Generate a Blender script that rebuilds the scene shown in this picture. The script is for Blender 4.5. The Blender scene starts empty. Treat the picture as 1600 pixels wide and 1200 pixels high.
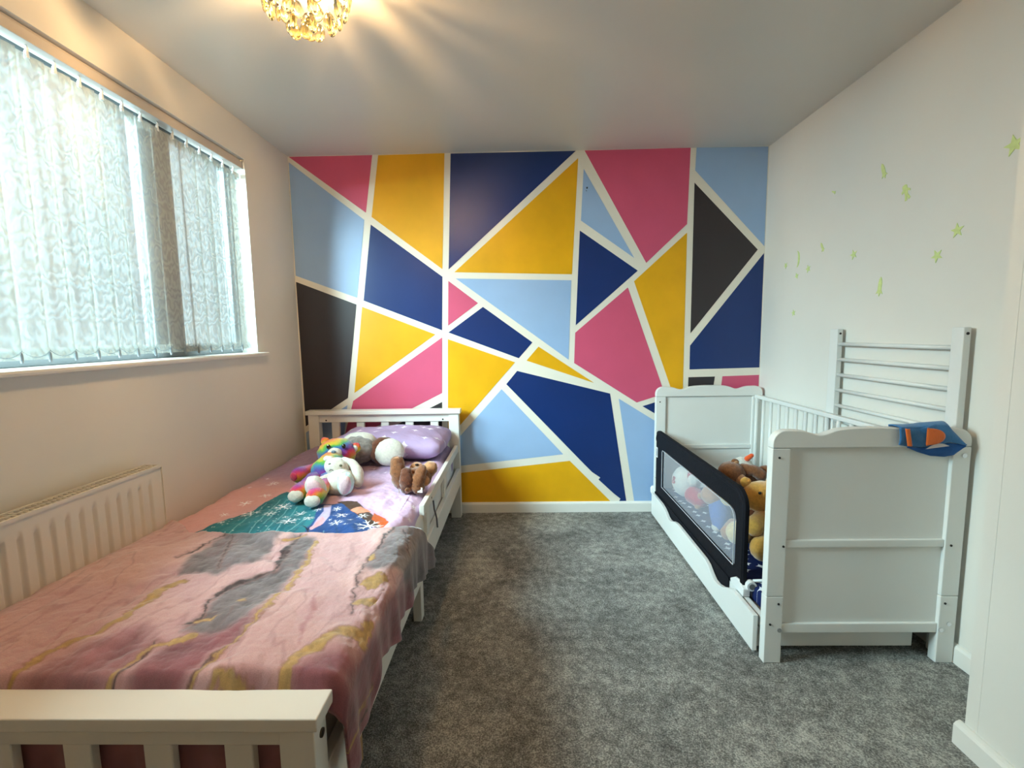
import bpy, bmesh, math, random
import numpy as np
from mathutils import Vector, Matrix, Euler, noise
random.seed(7)
PI = math.pi
C = bpy.context.scene.collection
SC = bpy.context.scene

# ------------------------------------------------------------------ camera
def look_matrix(loc, yaw, pitch, roll):
    f = Vector((math.sin(yaw), math.cos(yaw), 0)); r = Vector((math.cos(yaw), -math.sin(yaw), 0)); u = Vector((0, 0, 1))
    f2 = f * math.cos(pitch) - u * math.sin(pitch); u2 = u * math.cos(pitch) + f * math.sin(pitch)
    r3 = r * math.cos(roll) + u2 * math.sin(roll); u3 = u2 * math.cos(roll) - r * math.sin(roll)
    m = Matrix((r3, u3, -f2)).transposed().to_4x4(); m.translation = loc
    return m
cam = bpy.data.cameras.new('camera'); cam.lens = 735.85 / 1600 * 36; cam.sensor_width = 36; cam.clip_start = .02
co = bpy.data.objects.new('camera', cam); C.objects.link(co)
co.matrix_world = look_matrix((1.465, -3.1064, 1.2078), -.0186, .1060, -.0144)
SC.camera = co
SC.view_settings.view_transform = 'Standard'; SC.view_settings.look = 'None'
SC.view_settings.exposure = 0.0; SC.view_settings.gamma = 1; SC.view_settings.use_curve_mapping = False

# ------------------------------------------------------------------ sky and daylight
w = bpy.data.worlds.new('sky'); SC.world = w; w.use_nodes = True
wb = w.node_tree.nodes['Background']; wb.inputs[0].default_value = (.74, .93, 1, 1); wb.inputs[1].default_value = 1.5
def area(name, loc, rot, sx, sy, power, col):
    l = bpy.data.lights.new(name, 'AREA'); l.shape = 'RECTANGLE'; l.size = sx; l.size_y = sy; l.energy = power; l.color = col
    o = bpy.data.objects.new(name, l); C.objects.link(o); o.location = loc; o.rotation_euler = rot; return o
# daylight arriving from outside, beyond the window glass
area('daylight', (-1.8, -2.55, 2.7), (0, -PI / 2 + .42, .40), 1.9, 2.0, 2100, (.74, .95, 1))
SC.cycles.max_bounces = 10; SC.cycles.diffuse_bounces = 5; SC.cycles.transparent_max_bounces = 16
SC.cycles.sample_clamp_indirect = 6

# ------------------------------------------------------------------ dimensions of the room
W, H = 3.0345, 2.35
REAR = -3.75

# ---- outlines measured on the wall and on the bed, in metres: paint fields (x, z); cloth print and painted fold shade (across, along)
MURAL = [('pink', [(0.0086, 2.3467), (0.5421, 2.3467), (0.4855, 1.9942)]), ('lb', [(0.006, 2.3143), (0.4733, 1.9496), (0.4029, 1.4565), (0.006, 1.6052)]), ('yel', [(0.5802, 2.3452), (1.0014, 2.3489), (0.9668, 1.6312), (0.5207, 1.9674)]), ('navy', [(0.5131, 1.9204), (0.9654, 1.5831), (0.9529, 1.2378), (0.4443, 1.4385)]), ('blk', [(0.006, 1.5658), (0.3958, 1.4131), (0.308, 0.7972), (0.0121, 0.6076)]), ('yel', [(0.4325, 1.3981), (0.9077, 1.2112), (0.3529, 0.8299)]), ('pink', [(0.9515, 1.191), (0.9404, 0.8227), (0.4096, 0.5598), (0.2582, 0.491), (0.3421, 0.7766)]), ('blk', [(0.9387, 0.7628), (0.9275, 0.3604), (0.0929, 0.3507)]), ('lb', [(0.302, 0.7487), (0.2696, 0.5437), (0.2085, 0.0525), (0.0225, 0.054), (0.0094, 0.5641)]), ('yel', [(0.9893, 1.1791), (1.4292, 1.021), (0.9709, 0.51)]), ('pink', [(1.0033, 1.5562), (1.1933, 1.4102), (0.9934, 1.2672)]), ('navy', [(1.225, 1.3855), (1.545, 1.1505), (1.4543, 1.0476), (0.9945, 1.2228)]), ('lb', [(1.0518, 1.5704), (1.8008, 1.547), (1.7825, 1.0332)]), ('yel', [(1.5848, 1.1222), (1.9511, 0.8772), (1.5051, 1.0315)]), ('navy', [(1.3696, 0.8767), (1.8902, 0.3234), (1.9388, 0.2732), (1.9942, 0.2347), (1.9826, 0.2208), (2.0657, 0.1419), (2.0853, 0.1236), (2.1313, 0.0859), (2.1218, 0.0678), (2.1715, 0.0644), (2.0558, 0.8057), (1.4424, 0.9639)]), ('lb', [(1.3375, 0.8434), (1.745, 0.3973), (0.9653, 0.3162), (0.9688, 0.4368)]), ('yel', [(1.7885, 0.3522), (2.0731, 0.0591), (0.9581, 0.0681), (0.9638, 0.2661)]), ('lb', [(2.1131, 0.7713), (2.5127, 0.5193), (2.5232, 0.0595), (2.225, 0.0619)]), ('navy', [(2.2707, 0.7183), (2.5065, 0.7916), (2.5115, 0.573)]), ('navy', [(1.04, 2.3462), (1.8293, 2.3461), (1.0073, 1.6291)]), ('yel', [(1.8446, 2.3026), (1.8045, 1.585), (1.0442, 1.6105)]), ('lb', [(1.8787, 2.2379), (2.2038, 1.681), (1.862, 1.9203)]), ('pink', [(1.8845, 2.3469), (2.5467, 2.3495), (2.5354, 1.8869), (2.2808, 1.6489)]), ('lb', [(2.583, 2.3495), (3.0285, 2.3473), (3.0285, 1.7406), (2.5783, 2.2132)]), ('blk', [(2.576, 2.1392), (2.9879, 1.7203), (2.5745, 1.1943)]), ('navy', [(1.8551, 1.8588), (2.2275, 1.601), (1.829, 1.258)]), ('yel', [(2.5367, 1.8339), (2.5344, 0.847), (2.5354, 0.6149), (2.204, 1.534)]), ('pink', [(2.1651, 1.4958), (2.4149, 0.8005), (2.2322, 0.7436), (1.8183, 1.011), (1.8255, 1.2095)]), ('navy', [(3.0285, 1.6982), (3.0285, 0.9663), (2.5743, 0.9589), (2.5739, 1.1148)]), ('blk', [(2.5685, 0.9078), (2.7417, 0.9101), (2.7238, 0.7677), (2.5675, 0.7696)]), ('pink', [(2.7904, 0.9112), (3.0285, 0.9171), (3.0285, 0.764), (2.7773, 0.7671)]), ('mark', [(1.8944, 2.1244), (1.9047, 2.1275), (1.9056, 2.1176), (1.8979, 2.1127)]), ('mark', [(1.8919, 2.1045), (1.8987, 2.1061), (1.8979, 2.0978)])]
BLANKET = {'regions': [('grey', [(0.39, -1.496), (0.632, -1.537), (0.638, -1.634), (0.649, -1.713), (0.63, -1.733), (0.587, -1.745), (0.569, -1.809), (0.48, -1.79), (0.445, -1.808), (0.424, -1.71), (0.427, -1.622), (0.424, -1.549)]), ('grey', [(0.668, -1.543), (0.758, -1.568), (0.788, -1.763), (0.797, -1.951), (0.8, -2.039), (0.81, -2.116), (0.72, -2.084), (0.648, -2.073), (0.656, -1.977), (0.633, -1.893), (0.67, -1.797), (0.724, -1.78), (0.704, -1.725)]), ('mauve', [(0.716, -2.079), (0.796, -2.018), (0.811, -2.106), (0.781, -2.165), (0.75, -2.246), (0.641, -2.246), (0.638, -2.192), (0.651, -2.115)]), ('grey', [(1.008, -1.469), (1.215, -1.284), (1.513, -0.83), (1.56, -0.973), (1.223, -1.649), (1.133, -1.718), (1.034, -1.807), (0.995, -1.782), (0.989, -1.66), (1.016, -1.583)]), ('mauve', [(1.161, -1.668), (1.272, -1.642), (1.287, -1.793), (1.221, -1.974), (1.263, -2.033), (1.289, -2.101), (1.311, -2.187), (1.175, -2.322), (1.085, -2.303), (0.996, -2.25), (0.983, -2.197), (1.024, -2.145), (1.085, -2.126), (1.125, -1.996), (1.085, -1.933), (1.085, -1.89)]), ('mauve2', [(0.408, -2.246), (0.426, -2.173), (0.482, -2.105), (0.545, -2.061), (0.624, -2.115), (0.589, -2.209), (0.609, -2.258), (0.421, -2.258)]), ('mauve2', [(0.836, -2.261), (0.849, -2.221), (0.909, -2.209), (0.968, -2.239), (0.972, -2.261), (0.836, -2.261)])], 'gold': [[(0.394, -2.234, 0.01), (0.389, -2.182, 0.0131), (0.411, -2.125, 0.0152), (0.453, -2.072, 0.0174), (0.486, -2.026, 0.0257), (0.472, -1.962, 0.0303), (0.465, -1.891, 0.0303), (0.49, -1.845, 0.0157)], [(0.604, -2.246, 0.0085), (0.598, -2.183, 0.0091), (0.618, -2.125, 0.0082), (0.658, -2.115, 0.018), (0.688, -2.089, 0.0213)], [(0.656, -2.033, 0.0119), (0.677, -2.021, 0.0151), (0.698, -2.015, 0.0076)], [(0.766, -1.595, 0.0117), (0.785, -1.701, 0.0109), (0.806, -1.829, 0.0112), (0.812, -1.937, 0.0115), (0.814, -2.003, 0.0098), (0.811, -2.046, 0.0084), (0.813, -2.101, 0.006), (0.799, -2.158, 0.0057), (0.782, -2.221, 0.0062)], [(1.054, -1.831, 0.0308), (1.033, -1.854, 0.0425)], [(1.054, -1.928, 0.0315), (1.035, -1.938, 0.0341)], [(1.085, -2.021, 0.0325), (1.085, -2.071, 0.046), (1.044, -2.071, 0.0254), (1.016, -2.123, 0.0291), (0.983, -2.158, 0.0258), (0.969, -2.197, 0.0226), (0.984, -2.244, 0.0258)], [(0.821, -2.239, 0.0078), (0.832, -2.215, 0.0116), (0.871, -2.221, 0.0159), (0.912, -2.239, 0.0217), (0.966, -2.25, 0.0128)], [(1.0, -1.696, 0.0136), (1.002, -1.724, 0.016)], [(0.712, -1.931, 0.0116), (0.721, -1.941, 0.0092)], [(0.718, -1.553, 0.006), (0.653, -1.586, 0.0074)], [(1.211, -2.277, 0.0085), (1.204, -2.221, 0.0137), (1.209, -2.166, 0.008), (1.224, -2.06, 0.0035)]], 'dark': [[(0.422, -1.496, 0.0047), (0.413, -1.59, 0.0067), (0.399, -1.675, 0.0063), (0.383, -1.71, 0.0041)], [(0.443, -1.506, 0.0047), (0.486, -1.607, 0.0066), (0.535, -1.725, 0.0041), (0.548, -1.765, 0.002)], [(0.699, -1.545, 0.0045), (0.694, -1.61, 0.016), (0.696, -1.671, 0.0237), (0.718, -1.754, 0.0105), (0.721, -1.786, 0.0077), (0.68, -1.804, 0.0076), (0.645, -1.851, 0.0123), (0.63, -1.894, 0.0095), (0.635, -1.945, 0.008), (0.655, -1.993, 0.0055), (0.653, -2.037, 0.0149), (0.64, -2.041, 0.0085)], [(1.015, -1.478, 0.0124), (1.004, -1.614, 0.0086), (0.991, -1.689, 0.0061), (0.993, -1.795, 0.0044), (1.003, -1.897, 0.0035), (1.027, -1.995, 0.0027)], [(1.051, -1.515, 0.0091), (1.087, -1.627, 0.0057), (1.141, -1.636, 0.0052), (1.181, -1.671, 0.0049)], [(0.619, -2.11, 0.007), (0.62, -2.145, 0.0054), (0.608, -2.23, 0.0087)], [(0.816, -2.027, 0.0037), (0.81, -2.116, 0.0055), (0.787, -2.174, 0.0065), (0.774, -2.246, 0.0109)], [(1.251, -1.71, 0.0142), (1.24, -1.761, 0.0096)], [(1.258, -1.859, 0.0069), (1.228, -1.937, 0.0048)], [(1.219, -2.06, 0.007), (1.24, -2.094, 0.0066), (1.243, -2.151, 0.0055)]], 'soft': [[(0.908, -1.907, 0.0035), (0.933, -2.003, 0.0054), (0.946, -2.078, 0.0061), (0.962, -2.123, 0.0049)], [(0.317, -1.875, 0.0051), (0.35, -2.025, 0.0091), (0.383, -2.125, 0.0069)], [(0.912, -1.924, 0.0081), (0.941, -2.074, 0.0114)]]}
DUVET = {'regions': [('lilac', [(0.741, -1.217), (0.741, -1.026), (0.829, -0.768), (1.011, -0.516), (1.164, -0.515), (1.205, -1.231), (1.16, -1.394), (0.935, -1.556), (0.91, -1.312)]), ('brown', [(0.668, -1.155), (0.76, -1.167), (0.842, -1.266), (0.915, -1.35), (0.932, -1.431), (0.877, -1.395), (0.809, -1.31), (0.727, -1.235)]), ('teal', [(0.256, -1.472), (0.321, -1.318), (0.351, -1.228), (0.359, -1.095), (0.38, -1.017), (0.449, -1.064), (0.593, -1.133), (0.613, -1.214), (0.646, -1.307), (0.677, -1.423), (0.705, -1.553), (0.551, -1.551), (0.28, -1.506)]), ('navy', [(0.596, -1.174), (0.69, -1.176), (0.809, -1.31), (0.901, -1.412), (0.948, -1.557), (0.694, -1.553), (0.658, -1.423), (0.655, -1.359)]), ('sleeve', [(0.622, -1.185), (0.657, -1.185), (0.704, -1.326), (0.702, -1.392), (0.688, -1.454), (0.673, -1.436), (0.661, -1.342), (0.658, -1.271)]), ('sleeve2', [(0.674, -1.325), (0.698, -1.351), (0.702, -1.408), (0.688, -1.454), (0.674, -1.436), (0.669, -1.375)]), ('peach', [(0.761, -1.255), (0.79, -1.214), (0.85, -1.261), (0.806, -1.301)]), ('orange', [(0.862, -1.266), (0.923, -1.321), (0.955, -1.38), (0.943, -1.446), (0.922, -1.396), (0.878, -1.349)])], 'light': [[(0.406, -1.128, 0.0023), (0.431, -1.285, 0.0028), (0.475, -1.502, 0.0031)], [(0.491, -1.211, 0.0022), (0.524, -1.512, 0.0037)], [(0.52, -1.212, 0.0022), (0.572, -1.524, 0.0036)], [(0.61, -1.324, 0.002), (0.612, -1.532, 0.0036)], [(0.368, -1.169, 0.0022), (0.394, -1.479, 0.0031)], [(0.436, -1.129, 0.0015), (0.483, -1.404, 0.0026)], [(0.735, -1.455, 0.0019), (0.759, -1.527, 0.0024)]], 'shade': [[(0.457, -1.171, 0.0029), (0.504, -1.509, 0.0061)], [(0.556, -1.287, 0.0028), (0.55, -1.517, 0.0055)], [(0.619, -1.306, 0.0027), (0.636, -1.532, 0.0054)], [(0.76, -1.409, 0.0039), (0.821, -1.535, 0.0071)], [(0.831, -1.41, 0.0038), (0.887, -1.536, 0.0071)]], 'twig': [[(0.635, -1.407, 0.0039), (0.672, -1.446, 0.0057), (0.711, -1.533, 0.0072)], [(0.672, -1.446, 0.0044), (0.663, -1.395, 0.0026)], [(0.722, -1.537, 0.0054), (0.732, -1.477, 0.0049), (0.766, -1.463, 0.0019)], [(0.636, -1.532, 0.0024), (0.669, -1.526, 0.0042), (0.714, -1.54, 0.0054)]], 'flakes': [(0.36, -1.274, 0.0433), (0.447, -1.289, 0.0291), (0.462, -1.211, 0.0446), (0.521, -1.313, 0.015), (0.561, -1.373, 0.0395), (0.562, -1.273, 0.0278), (0.625, -1.336, 0.0242), (0.626, -1.252, 0.021), (0.745, -1.309, 0.0312), (0.756, -1.39, 0.0299), (0.703, -1.244, 0.0211), (0.718, -1.355, 0.0106), (0.8, -1.361, 0.0119), (0.8, -1.418, 0.0115), (0.835, -1.319, 0.0256), (0.887, -1.408, 0.0544), (1.034, -1.422, 0.0392), (0.942, -1.201, 0.0285), (0.308, -1.072, 0.0325), (0.276, -1.167, 0.0325), (0.269, -1.3, 0.0194), (1.02, -1.297, 0.0163), (1.008, -1.183, 0.0215), (0.264, -0.916, 0.0332), (0.309, -1.385, 0.0158)]}
# ------------------------------------------------------------------ materials
MATS = {}
def srgb(r, g, b):
    f = lambda c: (c / 255) / 12.92 if c / 255 <= .04045 else ((c / 255 + .055) / 1.055) ** 2.4
    return (f(r), f(g), f(b), 1)
def mat(name, col, rough=.6, metal=0, nscale=0, namp=.0, bump=0, bscale=200, sheen=0, spec=.5, coat=0, detail=3, col2=None, trans=0):
    """principled material with procedural colour variation and bump"""
    if name in MATS: return MATS[name]
    m = bpy.data.materials.new(name); m.use_nodes = True; N = m.node_tree.nodes; L = m.node_tree.links
    b = N['Principled BSDF']; c = col if len(col) == 4 else srgb(*col)
    b.inputs['Base Color'].default_value = c; b.inputs['Roughness'].default_value = rough
    b.inputs['Metallic'].default_value = metal; b.inputs['Specular IOR Level'].default_value = spec
    b.inputs['Coat Weight'].default_value = coat; b.inputs['Transmission Weight'].default_value = trans
    if sheen: b.inputs['Sheen Weight'].default_value = sheen; b.inputs['Sheen Roughness'].default_value = .5
    tc = N.new('ShaderNodeTexCoord')
    if nscale:
        n = N.new('ShaderNodeTexNoise'); n.inputs['Scale'].default_value = nscale; n.inputs['Detail'].default_value = detail
        L.new(tc.outputs['Object'], n.inputs['Vector'])
        r = N.new('ShaderNodeValToRGB'); L.new(n.outputs['Fac'], r.inputs[0])
        c2 = srgb(*col2) if col2 else tuple(max(0, x * (1 - namp)) for x in c[:3]) + (1,)
        c1 = c if col2 else tuple(min(1, x * (1 + namp)) for x in c[:3]) + (1,)
        r.color_ramp.elements[0].color = c2; r.color_ramp.elements[1].color = c1
        r.color_ramp.elements[0].position = .3; r.color_ramp.elements[1].position = .7
        L.new(r.outputs[0], b.inputs['Base Color'])
    if bump:
        n = N.new('ShaderNodeTexNoise'); n.inputs['Scale'].default_value = bscale; n.inputs['Detail'].default_value = 4
        L.new(tc.outputs['Object'], n.inputs['Vector'])
        bp = N.new('ShaderNodeBump'); bp.inputs['Strength'].default_value = bump; bp.inputs['Distance'].default_value = .004
        L.new(n.outputs['Fac'], bp.inputs['Height']); L.new(bp.outputs[0], b.inputs['Normal'])
    MATS[name] = m; return m

M_WALL = mat('wall_paint', (228, 225, 218), .55, nscale=3, namp=.015, bump=.05, bscale=90, spec=.3)
M_CEIL = mat('ceiling_paint', (222, 219, 212), .38, nscale=2, namp=.012, bump=.03, bscale=60, spec=.5)
M_TRIM = mat('white_gloss', (232, 230, 224), .3, nscale=6, namp=.01)
M_BED = mat('white_satin_wood', (236, 232, 224), .32, nscale=5, namp=.012, bump=.03, bscale=60)
M_COT = mat('white_lacquer', (228, 229, 226), .38, nscale=7, namp=.01, bump=.02, bscale=50)
M_RAD = mat('radiator_enamel', (226, 220, 208), .35, nscale=4, namp=.01)
M_DARK = mat('screw_hole', (28, 26, 26), .7)
M_CHROME = mat('chrome', (215, 215, 218), .12, metal=1)
M_UPVC = mat('white_blind_plastic', (225, 230, 232), .3)
M_FRAME = mat('grey_window_frame', (104, 110, 114), .4)

def carpet():
    m = bpy.data.materials.new('grey_carpet'); m.use_nodes = True; N = m.node_tree.nodes; L = m.node_tree.links
    b = N['Principled BSDF']; b.inputs['Roughness'].default_value = .95; b.inputs['Specular IOR Level'].default_value = .1
    tc = N.new('ShaderNodeTexCoord')
    def nz(s, d, dist=0):
        n = N.new('ShaderNodeTexNoise'); n.inputs['Scale'].default_value = s; n.inputs['Detail'].default_value = d; n.inputs['Distortion'].default_value = dist
        L.new(tc.outputs['Object'], n.inputs['Vector']); return n
    big, mid, fine = nz(2.6, 3, 1.2), nz(26, 4), nz(230, 3)
    def math_(op, a, bb):
        x = N.new('ShaderNodeMath'); x.operation = op
        for i, v in enumerate((a, bb)):
            if isinstance(v, (int, float)): x.inputs[i].default_value = v
            else: L.new(v, x.inputs[i])
        return x.outputs[0]
    s = math_('ADD', math_('MULTIPLY', big.outputs['Fac'], .75), math_('MULTIPLY', mid.outputs['Fac'], .75))
    s = math_('ADD', s, math_('MULTIPLY', fine.outputs['Fac'], 1.5))
    s = math_('MULTIPLY', math_('SUBTRACT', s, 1.0), 1.0)
    r = N.new('ShaderNodeValToRGB'); L.new(s, r.inputs[0]); cr = r.color_ramp
    cr.elements[0].position = .12; cr.elements[0].color = srgb(84, 84, 82)
    cr.elements[1].position = .92; cr.elements[1].color = srgb(200, 200, 194)
    e = cr.elements.new(.5); e.color = srgb(134, 134, 131)
    L.new(r.outputs[0], b.inputs['Base Color'])
    h = math_('ADD', math_('MULTIPLY', mid.outputs['Fac'], .8), fine.outputs['Fac'])
    bp = N.new('ShaderNodeBump'); bp.inputs['Strength'].default_value = .8; bp.inputs['Distance'].default_value = .008
    L.new(h, bp.inputs['Height']); L.new(bp.outputs[0], b.inputs['Normal'])
    return m
M_CARPET = carpet()

def glassy(name, col=(1, 1, 1, 1), gloss=.08):
    m = bpy.data.materials.new(name); m.use_nodes = True; N = m.node_tree.nodes; L = m.node_tree.links
    N.remove(N['Principled BSDF']); t = N.new('ShaderNodeBsdfTransparent'); t.inputs[0].default_value = col
    g = N.new('ShaderNodeBsdfGlossy'); g.inputs['Roughness'].default_value = .02
    x = N.new('ShaderNodeMixShader'); x.inputs[0].default_value = gloss
    L.new(t.outputs[0], x.inputs[1]); L.new(g.outputs[0], x.inputs[2]); L.new(x.outputs[0], N['Material Output'].inputs[0]); return m
M_PANE = glassy('window_glass', (.93, .97, .97, 1))

def vane_mat():
    m = bpy.data.materials.new('blind_fabric'); m.use_nodes = True; N = m.node_tree.nodes; L = m.node_tree.links
    N.remove(N['Principled BSDF'])
    tc = N.new('ShaderNodeTexCoord'); mp = N.new('ShaderNodeMapping'); mp.inputs['Scale'].default_value = (1, 1, .55)
    L.new(tc.outputs['Object'], mp.inputs[0])
    wv = N.new('ShaderNodeTexWave'); wv.wave_type = 'BANDS'; wv.bands_direction = 'Z'; wv.inputs['Scale'].default_value = 13; wv.inputs['Distortion'].default_value = 16
    wv.inputs['Detail'].default_value = 2; wv.inputs['Detail Scale'].default_value = 1.7
    L.new(mp.outputs[0], wv.inputs[0])
    r = N.new('ShaderNodeValToRGB'); L.new(wv.outputs['Fac'], r.inputs[0])
    r.color_ramp.elements[0].color = (.005, .008, .008, 1); r.color_ramp.elements[1].color = (.014, .017, .016, 1)
    r.color_ramp.elements[0].position = .05; r.color_ramp.elements[1].position = .6
    bp = N.new('ShaderNodeBump'); bp.inputs['Strength'].default_value = .5; bp.inputs['Distance'].default_value = .003
    L.new(wv.outputs['Fac'], bp.inputs['Height'])
    t = N.new('ShaderNodeBsdfTranslucent'); d = N.new('ShaderNodeBsdfDiffuse'); d.inputs[0].default_value = (.82, .86, .84, 1)
    L.new(r.outputs[0], t.inputs[0]); L.new(bp.outputs[0], t.inputs['Normal']); L.new(bp.outputs[0], d.inputs['Normal'])
    x = N.new('ShaderNodeMixShader'); x.inputs[0].default_value = .62
    L.new(t.outputs[0], x.inputs[1]); L.new(d.outputs[0], x.inputs[2])
    # the open weave lets part of the light straight through
    tr = N.new('ShaderNodeBsdfTransparent'); tr.inputs[0].default_value = (.96, 1, 1, 1)
    mr = N.new('ShaderNodeMapRange'); mr.inputs[3].default_value = .28; mr.inputs[4].default_value = .46; L.new(wv.outputs['Fac'], mr.inputs[0])
    y = N.new('ShaderNodeMixShader'); L.new(mr.outputs[0], y.inputs[0]); L.new(x.outputs[0], y.inputs[1]); L.new(tr.outputs[0], y.inputs[2])
    L.new(y.outputs[0], N['Material Output'].inputs[0]); return m
M_VANE = vane_mat()

def attr_mat(name, rough=.85, sheen=.3, bump=.25, bscale=400, fibre=.12):
    """fabric printed with the colour attribute 'print' (dye, and on the throw painted fold shade too), plus fibre noise"""
    m = bpy.data.materials.new(name); m.use_nodes = True; N = m.node_tree.nodes; L = m.node_tree.links
    b = N['Principled BSDF']; b.inputs['Roughness'].default_value = rough; b.inputs['Sheen Weight'].default_value = sheen; b.inputs['Specular IOR Level'].default_value = .2
    a = N.new('ShaderNodeVertexColor'); a.layer_name = 'print'
    tc = N.new('ShaderNodeTexCoord'); n = N.new('ShaderNodeTexNoise'); n.inputs['Scale'].default_value = bscale; n.inputs['Detail'].default_value = 3
    L.new(tc.outputs['Object'], n.inputs['Vector'])
    mr = N.new('ShaderNodeMapRange'); mr.inputs[1].default_value = .3; mr.inputs[2].default_value = .7; mr.inputs[3].default_value = 1 - fibre; mr.inputs[4].default_value = 1 + fibre
    L.new(n.outputs['Fac'], mr.inputs[0])
    mx = N.new('ShaderNodeMixRGB'); mx.blend_type = 'MULTIPLY'; mx.inputs[0].default_value = 1
    L.new(a.outputs[0], mx.inputs[1]); L.new(mr.outputs[0], mx.inputs[2]); L.new(mx.outputs[0], b.inputs['Base Color'])
    n2 = N.new('ShaderNodeTexNoise'); n2.inputs['Scale'].default_value = bscale * .12; n2.inputs['Detail'].default_value = 6; L.new(tc.outputs['Object'], n2.inputs['Vector'])
    bp = N.new('ShaderNodeBump'); bp.inputs['Strength'].default_value = bump; bp.inputs['Distance'].default_value = .006
    L.new(n2.outputs['Fac'], bp.inputs['Height']); L.new(bp.outputs[0], b.inputs['Normal']); return m

# ------------------------------------------------------------------ object helpers
def thing(name, label, cat, loc=(0, 0, 0), group=None):
    o = bpy.data.objects.new(name, None); C.objects.link(o); o.location = loc; o.empty_display_size = .05
    o['label'] = label; o['category'] = cat
    if group: o['group'] = group
    return o
def tag(o, label, cat, group=None):
    o['label'] = label; o['category'] = cat
    if group: o['group'] = group
    return o
def struct(o): o['kind'] = 'structure'; return o
def wl(o):
    m = Matrix.Translation(o.location)
    return wl(o.parent) @ m if o.parent else m
def obj(name, bm, m, parent=None, smooth=False, label=None, mats=None, bevel=0, recalc=True):
    """bm is in world coordinates; the object is given an origin of its own"""
    if recalc: bmesh.ops.recalc_face_normals(bm, faces=bm.faces)
    me = bpy.data.meshes.new(name)
    vs = [v.co for v in bm.verts]
    lo = Vector([min(v[i] for v in vs) for i in range(3)]); hi = Vector([max(v[i] for v in vs) for i in range(3)])
    org = Vector(((lo.x + hi.x) / 2, (lo.y + hi.y) / 2, lo.z))
    bmesh.ops.translate(bm, verts=bm.verts, vec=-org)
    if smooth:
        for f in bm.faces: f.smooth = True
    bm.to_mesh(me); bm.free()
    for x in (mats or [m]): me.materials.append(x)
    o = bpy.data.objects.new(name, me); C.objects.link(o)
    if parent:
        o.parent = parent; o.location = org - wl(parent).translation
    else: o.location = org
    if bevel:
        b = o.modifiers.new('bevel', 'BEVEL'); b.width = bevel; b.segments = 2; b.limit_method = 'ANGLE'; b.angle_limit = .6
        for p in me.polygons: p.use_smooth = True
        w_ = o.modifiers.new('wn', 'WEIGHTED_NORMAL'); w_.keep_sharp = False
    if label: o['label'] = label
    return o
def bx(bm, x0, x1, y0, y1, z0, z1, mi=0):
    v = [bm.verts.new((x, y, z)) for x in (x0, x1) for y in (y0, y1) for z in (z0, z1)]
    for q in ((0, 1, 3, 2), (4, 6, 7, 5), (0, 4, 5, 1), (2, 3, 7, 6), (0, 2, 6, 4), (1, 5, 7, 3)):
        f = bm.faces.new([v[i] for i in q]); f.material_index = mi
    return bm
def box(x0, x1, y0, y1, z0, z1): return bx(bmesh.new(), x0, x1, y0, y1, z0, z1)
def prism(pts, axis, a, b, bm=None):
    """extrude a 2-D outline; axis = the extrusion axis, the outline runs in the other two"""
    bm = bm or bmesh.new()
    def P(p, t): return {0: (t, p[0], p[1]), 1: (p[0], t, p[1]), 2: (p[0], p[1], t)}[axis]
    A_ = [bm.verts.new(P(p, a)) for p in pts]; B_ = [bm.verts.new(P(p, b)) for p in pts]; n = len(pts)
    f1 = bm.faces.new(A_); f2 = bm.faces.new(B_[::-1])
    for i in range(n): bm.faces.new((A_[i], A_[(i + 1) % n], B_[(i + 1) % n], B_[i]))
    return bm
def tube(pts, rad, seg=12, bm=None, cap=True, flat=1.0):
    """swept round section; rad number or list; rounded feel comes from the radii"""
    bm = bm or bmesh.new(); pts = [Vector(p) for p in pts]; n = len(pts)
    R_ = rad if isinstance(rad, (list, tuple)) else [rad] * n
    up = None; rings = []
    for i in range(n):
        t = (pts[min(i + 1, n - 1)] - pts[max(i - 1, 0)]).normalized()
        if up is None: up = t.orthogonal().normalized()
        up = (up - t * up.dot(t)).normalized(); sd = t.cross(up)
        rings.append([bm.verts.new(pts[i] + (up * math.cos(k / seg * 2 * PI) + sd * flat * math.sin(k / seg * 2 * PI)) * R_[i]) for k in range(seg)])
    for a, b in zip(rings, rings[1:]):
        for k in range(seg): bm.faces.new((a[k], a[(k + 1) % seg], b[(k + 1) % seg], b[k]))
    if cap: bm.faces.new(rings[0][::-1]); bm.faces.new(rings[-1])
    return bm
def cyl(p0, p1, r, seg=16, bm=None): return tube([p0, p1], r, seg, bm)
def ell(c, r, rot=(0, 0, 0), bm=None, fuzz=0, fs=60, seg=24):
    bm = bm or bmesh.new(); g = bmesh.ops.create_uvsphere(bm, u_segments=seg, v_segments=seg * 2 // 3, radius=1)
    R_ = Euler(rot).to_matrix(); c = Vector(c)
    for v in g['verts']:
        d = v.co.copy(); q = Vector((d.x * r[0], d.y * r[1], d.z * r[2]))
        if fuzz: q += d * (fuzz * (noise.noise((c + q) * fs) + .6 * noise.noise((c + q) * fs * 2.3)))
        v.co = c + R_ @ q
    return bm
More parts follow.
